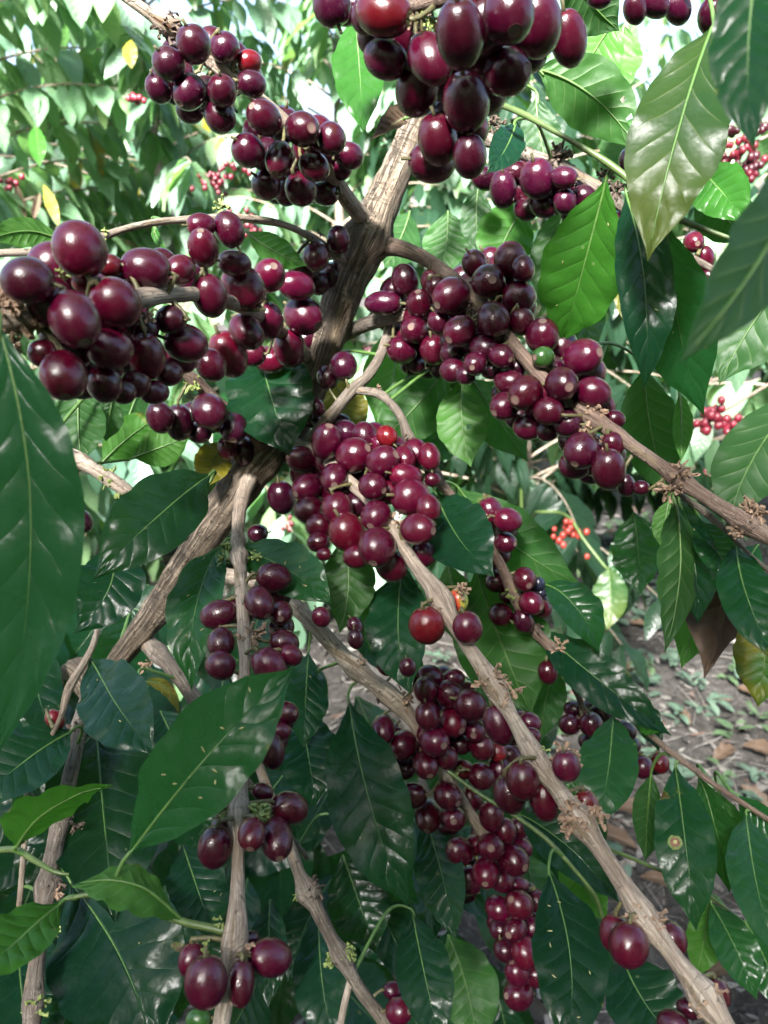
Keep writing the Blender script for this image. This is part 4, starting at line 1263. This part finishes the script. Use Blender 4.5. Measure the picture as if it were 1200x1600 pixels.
clusters = {}
for a in cher: clusters.setdefault(a['cl'], []).append(a)
for cl, items in clusters.items():
    br = FR[cl][0]
    cx = sum(a['x'] for a in items) / len(items); cy = sum(a['y'] for a in items) / len(items)
    mb = MB(); recs = []
    for a in items:
        c = P(a['x'], a['y'], a['d'])
        # away from the middle of the picture the lens stretches things outwards: take that back out
        ex, ey = a['x'] - 600, a['y'] - 800
        cphi = FPX / math.hypot(FPX, math.hypot(ex, ey)); rho = math.atan2(ey, ex)
        def unstretch(th): return math.hypot(cphi * math.cos(th - rho), math.sin(th - rho))
        kl = unstretch(rad(a['ang'])); ks = unstretch(rad(a['ang']) + math.pi / 2)
        if a['scar']: kl = ks = (1 + cphi) / 2
        rl = px(a['d'], a['lo']) / 2 * kl; rs = px(a['d'], a['sh']) / 2 * ks
        view = (CAM - c).normalized()
        ri = view.cross(Vector((0, 0, 1))).normalized() * -1
        if ri.x < 0: ri = -ri
        dn = view.cross(ri).normalized()
        if dn.z > 0: dn = -dn
        if a['scar']:
            rm = (a['lo'] + a['sh']) / 4
            sx = (a['scar'][0] - a['x']) / rm; sy = (a['scar'][1] - a['y']) / rm
            k = math.hypot(sx, sy)
            if k > .80: sx *= .80 / k; sy *= .80 / k; k = .80
            axis = ri * sx + dn * sy + view * math.sqrt(max(0, 1 - k * k))
            # scar-on fruit: length mostly hidden in depth
            rl2 = max(rl, (rl + rs) / 2 * 1.06); rs2 = rs
        else:
            th = rad(a['ang'])
            axis = ri * math.cos(th) + dn * math.sin(th)
            pc = P(a['x'], a['y'], a['d'])
            away = pc - a['q']
            sgn = axis.dot(away + dn * .004)
            if sgn < 0: axis = -axis
            axis = axis - view * R.uniform(.18, .5)
            rl2, rs2 = rl, rs
        axis.normalize()
        quat = axis.to_track_quat('Z', 'Y') @ Quaternion((0, 0, 1), R.uniform(0, 6.28))
        recs.append((a, c, quat, rl2, rs2))
        # the short stalk back to the node on the branch
        e = c - axis * rl2 * 1.15
        q = nearest_on(br, e)
        L = (q - e).length
        if L < .014:
            q = q + Vector((R.uniform(-1, 1), R.uniform(-1, 1), R.uniform(-1, 1))) * .0015
            m = e.lerp(q, .5) - axis * L * .05
            pp, pr = catmull([c - axis * rl2 * .9, e, m, q], [.0006, .0007, .0008, .0011], .002)
            mb.tube(pp, pr, 6, 0, rough=.15)
    cobj = mb.build('fruit_cluster', M['stalk'], bush, origin=items[0]['q'])
    for (a, c, quat, rl, rs) in recs:
        me = VARW if a['c'] == 'w' else (VARH if a['c'] == 'h' else R.choice(VAR))
        o = bpy.data.objects.new('cherry', me)
        o.rotation_mode = 'QUATERNION'; o.rotation_quaternion = quat
        o.scale = (rs, rs, rl)
        col = CC[a['c']]
        f = R.uniform(.75, 1.3)
        o.color = (col[0] * f, col[1] * R.uniform(.8, 1.25) * f, col[2] * R.uniform(.8, 1.25) * f, 1)
        lab = {'g': 'unripe green cherry', 'h': 'half ripe red and yellow green cherry', 'r': 'bright red cherry', 'b': 'shrivelled blue black cherry', 'w': 'withered cherry with peeling skin'}.get(a['c'])
        if lab: o['label'] = lab
        put(o, c, cobj)
# ------------------------------------------------------------------ coffee bushes of the rows behind
M['berry'] = flat_material('far_cherry', (.08, .006, .013), .35, .35, 60)
M['berry_pink'] = flat_material('far_cherry_bright', (.14, .012, .022), .35, .3, 60)
M['berry_dark'] = flat_material('far_cherry_dark', (.04, .005, .01), .35, .4, 60)
M['berry_mixed'] = flat_material('far_cherry_mixed', (.22, .026, .018), .35, .35, 70)

def small_leaf(mb, base, d, L, w, up, rr, mat=0, nu=6, nv=4):
    """one coffee leaf of a far bush: arches over and hangs"""
    t = d.normalized()
    s = t.cross(up)
    if s.length < 1e-3: s = Vector((1, 0, 0))
    s.normalize()
    droop = rr.uniform(.25, .75)
    p = base.copy(); rows = []; uvs = []
    fold = rr.uniform(.05, .3); kk = rr.uniform(2, 4); ph = rr.uniform(0, 6.3)
    for i in range(nu + 1):
        u = i / nu
        n = s.cross(t).normalized()
        wv = wprof(min(u, .985)) * w * .5
        row = []; uv = []
        for j in range(nv + 1):
            v = -1 + 2 * j / nv
            row.append(p + s * v * wv + n * (abs(v) * wv * fold + w * .06 * math.sin(u * kk * 6.28 + ph + v) * abs(v)))
            uv.append((u, v))
        rows.append(row); uvs.append(uv)
        t = (t + Vector((0, 0, -1)) * droop * .34).normalized()
        p = p + t * L / nu
        s = (s - t * s.dot(t)).normalized()
    mb.grid(rows, uvs, mat)

def far_bush(label, loc, h, reach, seed, col, tiers=None, low=.12, leaf_len=.14, group=None, berries=10, dens=1.0):
    rr = random.Random(seed)
    root = empty_w('coffee_bush', loc, label, 'coffee bush', group)
    loc = Vector(loc)
    st = MB()
    lean = Vector((rr.uniform(-.12, .12), rr.uniform(-.12, .12), 0))
    def trunk_at(z): return loc + lean * (z / h) + Vector((.02 * math.sin(z * 3 + seed), .02 * math.cos(z * 2.3 + seed), z))
    zs = [h * i / 30 for i in range(31)]
    st.tube([trunk_at(z) for z in zs], [.026 * (1 - .8 * z / h) + .004 for z in zs], 9, 0, rough=.1, seed=seed)
    st.build('stem', M['bark_grey'], root, origin=loc)
    cr = MB()
    spots = []
    tiers = tiers or int(h / .085)
    a0 = rr.uniform(0, 6.28)
    for k in range(tiers):
        z = low + (h - low) * (k + .5) / tiers
        for side in range(3):
            a = a0 + k * 1.9 + side * 2.09 + rr.uniform(-.35, .35)
            f = z / h
            Lb = reach * (1.0 - .62 * f ** 2.2) * rr.uniform(.75, 1.1)
            o = trunk_at(z)
            d = Vector((math.cos(a), math.sin(a), .30 + .5 * f)).normalized()
            n = max(5, int(Lb / .05 * dens))
            p = o.copy(); pts = [p.copy()]
            for i in range(n):
                p = p + d * (Lb / n)
                d = (d + Vector((rr.uniform(-.04, .04), rr.uniform(-.04, .04), -.85 / n))).normalized()
                if p.z < .06: break
                pts.append(p.copy())
                if i > n * .18:
                    sidev = d.cross(Vector((0, 0, 1))).normalized()
                    for sg in (-1, 1):
                        if rr.random() < .10: continue
                        ld = d * rr.uniform(.1, .8) + sidev * sg * rr.uniform(.6, 1.1) + Vector((0, 0, rr.uniform(-1.2, -.1)))
                        q = rr.random()
                        m = 0 if q < .80 else (1 if q < .985 else 2)
                        LL = leaf_len * rr.uniform(.65, 1.2)
                        small_leaf(cr, p, ld, LL, LL * rr.uniform(.34, .46), Vector((rr.uniform(-.6, .6), rr.uniform(-.6, .6), 1)), rr, m)
                    if rr.random() < .16: spots.append(p.copy())
            if len(pts) > 2:
                cr.tube(pts, [.004 * (1 - i / len(pts)) + .0012 for i in range(len(pts))], 5, 3)
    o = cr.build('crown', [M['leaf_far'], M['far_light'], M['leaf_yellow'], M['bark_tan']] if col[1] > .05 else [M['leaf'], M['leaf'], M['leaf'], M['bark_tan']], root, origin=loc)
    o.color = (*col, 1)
    rr.shuffle(spots)
    for p in spots[:berries]: berry(p, .015, rr.randint(5, 11), rr, root, rr.choice(['berry', 'berry', 'berry_dark', 'berry_pink']))
    return root

def berry(p, spread, n, rr, root, mat, size=.0068):
    mb = MB()
    for i in range(n):
        c = p + Vector((rr.gauss(0, 1), rr.gauss(0, 1), rr.gauss(-.4, .8))) * spread * .55
        r = size * rr.uniform(.8, 1.15)
        rows = [[c + Vector((math.sin(a) * math.cos(b), math.sin(a) * math.sin(b), math.cos(a) * 1.15)) * r for b in [6.2832 * j / 9 for j in range(9)]] for a in [.05 + 3.04 * i2 / 6 for i2 in range(7)]]
        mb.grid([list(reversed(q)) for q in rows], [[(0, 0)] * 10] * 7, 0, True)
    mb.build('fruit_cluster', M[mat], root, origin=p)

def far_light():
    m = M['leaf_far'].copy(); m.name = 'leaf_far_light'
    # young leaves of a paler green: the object colour is swapped for a fixed one
    t = m.node_tree
    for n in t.nodes:
        if n.type == 'OBJECT_INFO':
            rgb = t.nodes.new('ShaderNodeRGB'); rgb.outputs[0].default_value = (.115, .19, .085, 1)
            for l in list(t.links):
                if l.from_node == n and l.from_socket.name == 'Color':
                    s = l.to_socket; t.links.remove(l); t.links.new(rgb.outputs[0], s)
    return m
M['far_light'] = far_light()

def at_ground(x, dist):
    """a place on the ground dist metres ahead, in the direction of picture column x (taken at mid height)"""
    return Vector(((x - 600) / FPX * dist * 1.06, dist, 0))

g = (.092, .165, .108); g2 = (.060, .120, .078); g3 = (.098, .18, .10)
g_shade = (.011, .029, .016)  # leaf green darkened to hold the shade these bushes stand in
B = {}
B['a'] = far_bush('tall coffee bush nearest on the left, its bright drooping leaves filling the upper left corner', at_ground(10, 2.25), 2.35, .85, 11, g3, berries=2, leaf_len=.135, dens=1.5)
B['b'] = far_bush('coffee bush with pale gleaming leaves behind the dark upper left cherry cluster', at_ground(300, 2.75), 2.15, .9, 12, g, berries=5, leaf_len=.135, dens=1.5)
B['c'] = far_bush('coffee bush standing behind the fork of the near trunk, left of its top', at_ground(560, 3.1), 2.12, .95, 13, g, berries=6, leaf_len=.14, dens=1.4)
B['d'] = far_bush('shaded coffee bush behind the near fork with an orange red bunch and limp yellow leaf', at_ground(800, 2.85), 1.75, .85, 14, g_shade, berries=4, low=.3)
B['h'] = far_bush('low dark coffee bush added between the long bare branch and the brown dead leaf', at_ground(800, 2.4), 1.3, .62, 19, g_shade, berries=2, low=.25)  # added to cover bright leaves behind; its shade is in the green
B['e'] = far_bush('dark coffee bush far back between the right side leaves, above the weedy ground', at_ground(1060, 3.3), 1.8, .9, 15, g_shade, berries=4, low=.35)
B['f'] = far_bush('coffee bush reaching in at the right edge with mauve and pinkish red cherry bunches', at_ground(1430, 1.85), 2.3, .72, 16, g3, berries=3, low=.7)
B['g'] = far_bush('coffee bush low at the left, seen between the near stems in the deep shade', at_ground(-260, 1.55), 1.5, .7, 17, g2, berries=4)
k = 0
for x, dist, h, lab in ((60, 3.3, 2.75, 'coffee bush in the second row behind the yellow leaf at the upper left'), (200, 3.9, 2.6, 'coffee bush in the second row above the arching twig on the left'), (-60, 4.6, 2.3, 'far coffee bush at the back of the row behind the upper left corner'), (330, 5.0, 2.25, 'far coffee bush whose top meets the white sky left of the hanging top cluster'), (650, 5.3, 2.45, 'far coffee bush in the second row seen beside the upper part of the near trunk'), (930, 5.0, 2.5, 'far coffee bush in the second row under the bright gap at the upper right'), (1260, 5.2, 2.6, 'far coffee bush in the second row beyond the right edge leaves')):
    k += 1
    far_bush(lab, at_ground(x, dist), h, 1.1, 30 + k, (g, g2, g3)[k % 3], berries=0, leaf_len=.17, dens=.7, tiers=17)

# unseen row added behind the camera to keep the low sun off the near branches
for i, x in enumerate((-2.3, -1.2, .0, 1.15, 2.3)):
    far_bush('unseen tall coffee bush of the shading row added behind the viewer, %s' % ('at its left end', 'left of its middle', 'in its middle', 'right of its middle', 'at its right end')[i], Vector((x, -1.75, 0)), 3.6, 1.15, 60 + i, g2, low=.3, tiers=32, berries=0, leaf_len=.2, dens=.8)

for i, (x, y, h) in enumerate(((-.95, -.55, 2.5), (-.15, -.95, 2.5), (.8, -.7, 2.5))):  # unseen bushes added close round the camera to block the low sky
    far_bush('coffee bush of the near row at the viewer\'s %s, shading the near branches' % ('left shoulder', 'back', 'right shoulder')[i], Vector((x, y, 0)), h, .8, 80 + i, (.045, .10, .05), low=.4, tiers=24, berries=0, leaf_len=.16, dens=.9)

# unseen crown added on the near bush's trunk above the picture, shading what hangs below
rr = random.Random(77)
cr = MB(); top0 = BPTS['main'][-1]
tp = [top0 + Vector((.03 * math.sin(i * .9), .04 * i / 8, .11 * i)) for i in range(8)]
a_, b_ = catmull(tp, [.0062 * (1 - i / 9) for i in range(8)], .02); cr.tube(a_, b_, 8, 1)
for k in range(20):
    o = tp[min(7, 1 + k // 3)] + Vector((0, 0, .03 * (k % 3)))
    if o.z < 1.86: continue
    a = k * 2.4; d = Vector((math.cos(a), math.sin(a), .35)).normalized(); n = 10; p = o.copy(); pts = [p.copy()]
    Lb = rr.uniform(.35, .55)
    for i in range(n):
        p = p + d * (Lb / n); d = (d + Vector((rr.uniform(-.04, .04), rr.uniform(-.04, .04), -.05))).normalized(); pts.append(p.copy())
        if i > 1:
            sv = d.cross(Vector((0, 0, 1))).normalized()
            for sg in (-1, 1):
                LL = rr.uniform(.10, .16)
                small_leaf(cr, p, d * rr.uniform(.1, .8) + sv * sg * rr.uniform(.6, 1.1) + Vector((0, 0, rr.uniform(-.4, .25))), LL, LL * .4, Vector((rr.uniform(-.3, .3), rr.uniform(-.3, .3), 1)), rr, 0)
    cr.tube(pts, [.004 * (1 - i / len(pts)) + .001 for i in range(len(pts))], 5, 1)
o = cr.build('crown', [M['leaf'], M['bark_tan']], bush, origin=top0); o.color = (.012, .05, .014, 1)

# bunches of fruit and single leaves that can be told apart on the far bushes
rr = random.Random(3)
def bunch(key, x, y, d, spread_px, n, mat): berry(P(x, y, d), px(d, spread_px), n, rr, B[key], mat)
bunch('d', 893, 828, 1.75, 20, 22, 'berry_mixed')
bunch('f', 1115, 640, 1.3, 18, 16, 'berry_pink'); bunch('f', 1132, 664, 1.3, 15, 12, 'berry_pink'); bunch('f', 1106, 658, 1.3, 12, 8, 'berry_pink')
for (x, y, n, m) in ((1145, 225, 16, 'berry_pink'), (1120, 238, 10, 'berry'), (1165, 255, 14, 'berry_dark'), (1150, 275, 12, 'berry'), (1130, 195, 10, 'berry_dark'), (1180, 240, 8, 'berry_pink'), (1185, 200, 9, 'berry_dark')):
    bunch('f', x, y, 1.35, 22, n, m)
for (x, y) in ((15, 283), (212, 150)): bunch('a', x, y, 1.75, 16, 9, 'berry_pink')
for (x, y) in ((340, 278), (325, 283), (360, 262), (370, 345), (395, 358)): bunch('b', x, y, 2.0, 22, 12, 'berry')
# branch that carries the red bunch and the limp yellow leaf
tb = MB(); tp = [at_ground(800, 2.85) + Vector((0, 0, 1.05)), P(815, 796, 2.3), P(840, 800, 1.9), P(870, 800, 1.85), P(893, 812, 1.76), P(910, 840, 1.72), P(945, 885, 1.70), P(952, 890, 1.70)]
a_, b_ = catmull(tp, [.005, .0045, .004, .004, .0035, .003, .003, .002], .02); tb.tube(a_, b_, 6, 0)
tb.build('branch', M['twig_green'], B['d'], origin=tp[0])
for (x, y, d, z) in ((1150, 232, 1.36, 1.45), (1120, 648, 1.31, 1.0)):
    q = P(x, y, d); o_ = at_ground(1430, 1.85) + Vector((0, 0, z))
    a_, b_ = catmull([o_, o_.lerp(q, .5) + Vector((0, 0, .10)), q], [.005, .004, .002], .03)
    tb = MB(); tb.tube(a_, b_, 6, 0); tb.build('branch', M['bark_tan'], B['f'], origin=o_)
def far_leaf(key, x, y, d, tx, ty, td, w, kind, idx):
    o = leaf(idx, (None, kind, x, y, d, tx, ty, td, w, 8, None, -.005, 0), parent=B[key]); return o
far_leaf('d', 950, 885, 1.70, 948, 985, 1.66, 54, 'PALE', 201)
far_leaf('d', 955, 860, 1.72, 985, 905, 1.70, 30, 'M', 202)
far_leaf('d', 968, 838, 1.74, 960, 900, 1.70, 26, 'M', 203)
far_leaf('a', 22, 285, 1.75, 42, 345, 1.72, 14, 'DEAD', 204)
far_leaf('a', 62, 300, 1.75, 48, 352, 1.72, 14, 'DEAD', 205)
far_leaf('a', 68, 288, 1.75, 92, 355, 1.72, 18, 'YEL', 206)
far_leaf('a', 205, 62, 1.8, 206, 108, 1.78, 22, 'YEL', 207)
far_leaf('a', 55, 195, 1.7, 62, 262, 1.66, 26, 'L', 208)

# ------------------------------------------------------------------ ground
def gz(x, y): return .035 * noise.noise(Vector((x * 1.1, y * 1.1, 0))) + .016 * noise.noise(Vector((x * 5, y * 5, 3)))
def soil():
    N = NT('soil')
    tc = N.n('ShaderNodeTexCoord'); ob = tc.outputs['Object']
    n1 = N.noise(ob, 3.5, 5, .6); n2 = N.noise(ob, 38, 5, .7); n3 = N.noise(ob, 160, 3, .6)
    f = N.math('ADD', N.math('MULTIPLY', n1, .5), N.math('MULTIPLY', n2, .5))
    col = N.ramp(f, [(.32, (.012, .0105, .0095)), (.5, (.036, .0325, .030)), (.66, (.085, .080, .074))])
    col = N.mix(N.math('MULTIPLY', N.step(n3, .58, .72), .5), col, c4(.26, .23, .20))
    h = N.math('ADD', n2, N.math('MULTIPLY', n3, .4))
    return N.end(N.bsdf(col, .95, N.bump(h, .9, .012), spec=.2))
M['soil'] = soil()
mb = MB()
xs = [-60, -30, -12, -6] + [-4 + .12 * i for i in range(76)] + [6, 12, 30, 60]
ys = [-60, -30, -12, -5, -2] + [-.5 + .12 * i for i in range(60)] + [8, 11, 20, 40, 80]
mb.grid([[Vector((x, y, gz(x, y))) for x in xs] for y in ys], [[(x, y) for x in xs] for y in ys], 0)
gr = mb.build('ground', M['soil'], None); gr['kind'] = 'structure'

# leaf litter, twigs and straw: nobody could count them
rr = random.Random(21)
lit = [flat_material('litter_%d' % i, c, .9, .4, 160) for i, c in enumerate([(.068, .061, .055), (.115, .106, .097), (.070, .044, .033), (.026, .023, .020), (.17, .157, .143)])]
mb = MB()
def dry_leaf(mb, c, L, w, rr, mat, curl=None):
    a = rr.uniform(0, 6.28); d = Vector((math.cos(a), math.sin(a), rr.uniform(-.25, .25))); s = Vector((-math.sin(a), math.cos(a), rr.uniform(-.5, .5))).normalized()
    n = d.cross(s).normalized()
    if n.z < 0: n = -n
    cu = curl if curl is not None else rr.uniform(-.9, .9); cu2 = rr.uniform(-.5, .7)
    rows = []; uvs = []
    for i in range(6):
        u = i / 5
        cc = c + d * (u - .5) * L + n * (L * cu2 * .35 * (u - .5) ** 2 * 4)
        wv = wprof(min(.98, max(.02, u))) * w * .5
        rows.append([cc + s * v * wv * math.cos(cu * abs(v)) + n * wv * math.sin(cu * abs(v)) * abs(v) for v in (-1, -.5, 0, .5, 1)])
        uvs.append([(u, v) for v in (-1, -.5, 0, .5, 1)])
    mb.grid(rows, uvs, mat)
for _ in range(8500):
    y = .55 + 3.6 * rr.random() ** 1.2; x = rr.uniform(-.9, 2.6) * (0.35 + .35 * y)
    L = rr.uniform(.010, .055) if rr.random() < .88 else rr.uniform(.06, .11)
    dry_leaf(mb, Vector((x, y, gz(x, y) + rr.uniform(.002, .018))), L, L * rr.uniform(.25, .5), rr, rr.choice([0, 0, 1, 1, 2, 3, 3, 4]))
for _ in range(1500):
    y = .6 + 3.4 * rr.random(); x = rr.uniform(-.6, 2.4) * (0.35 + .35 * y); a = rr.uniform(0, 6.28); L = rr.uniform(.03, .16)
    c = Vector((x, y, gz(x, y) + rr.uniform(.004, .02))); d = Vector((math.cos(a), math.sin(a), rr.uniform(-.15, .15))) * L * .5
    mb.tube([c - d, c + Vector((rr.uniform(-1, 1), rr.uniform(-1, 1), .3)) * L * .06, c + d], [.0012, .0014, .0008], 4, rr.choice([0, 1, 4, 4]))
o = mb.build('leaf_litter', lit, None, smooth=False); tag(o, 'grey brown litter of dead leaves, straw and twigs covering the soil', 'leaf litter', kind='stuff')

# low weeds
M['weed'] = flat_material('weed', (.050, .082, .056), .6, .4, 60)
M['weed_light'] = flat_material('weed_light', (.05, .085, .038), .6, .4, 60)
mb = MB()
for _ in range(520):
    y = 1.2 + 2.6 * rr.random(); x = rr.uniform(.15, 2.4) * (0.35 + .32 * y)
    if noise.noise(Vector((x * 2.2, y * 2.2, 9))) < -.12: continue
    c = Vector((x, y, gz(x, y) + .01)); m = 0 if rr.random() < .75 else 1
    for i in range(rr.randint(5, 10)):
        a = rr.uniform(0, 6.28); b = c + Vector((rr.uniform(-.02, .02), rr.uniform(-.02, .02), rr.uniform(0, .05)))
        L = rr.uniform(.025, .06)
        small_leaf(mb, b, Vector((math.cos(a), math.sin(a), rr.uniform(.1, .9))), L, L * rr.uniform(.35, .6), Vector((0, 0, 1)), rr, m, 4, 2)
o = mb.build('weeds', [M['weed'], M['weed_light']], None); tag(o, 'low grey green weeds growing through the litter on the right', 'weeds', kind='stuff')

# fallen leaves one can tell apart
def fallen(x, y, L, w, label, seed, group=None, up=.02):
    rr = random.Random(seed); p = ground_at(x, y); p.z = gz(p.x, p.y) + up
    mb = MB(); dry = MB()
    a = rr.uniform(0, 6.28); d = Vector((math.cos(a), math.sin(a), rr.uniform(-.2, .3)))
    rows, uvs = leaf_rows(p - d * L * .5, p + Vector((0, 0, L * rr.uniform(.05, .16))), p + d * L * .5 + Vector((0, 0, L * .1)), w * .5, Vector((rr.uniform(-.4, .4), rr.uniform(-.7, .1), 1)), seed, 22, 8, rr.uniform(.3, .8), .16)
    mb.grid(rows, uvs, 0)
    o = mb.build('fallen_leaf', M['leaf_brown'], None, origin=p)
    tag(o, label, 'fallen leaf', group)
fallen(988, 1285, .13, .05, 'large curled orange brown dead leaf on the ground below the hanging two tone leaf', 61, up=.03)
fallen(955, 1330, .12, .045, 'pinkish brown fallen leaf behind the long bare branch at the lower right', 62)
fallen(1040, 1405, .12, .042, 'long reddish brown fallen leaf lying under the lower right branch', 63)
fallen(1185, 1185, .10, .05, 'small rusty leaf on the ground at the right edge of the picture', 64)
fallen(940, 1010, .12, .05, 'brown fallen leaf on the dark soil under the limp yellow leaf', 65)
fallen(1130, 1530, .10, .05, 'tan fallen leaf in the lower right corner below the leaves', 66)
for i, (x, y) in enumerate(((1000, 985), (1060, 1130), (1130, 1190), (1010, 1160), (1170, 1100), (1090, 1020), (1180, 1250), (980, 1060))):
    fallen(x, y, .085, .04, 'small brown dead leaf lying flat in the litter among the weeds', 70 + i, 'small dead leaves scattered in the litter')
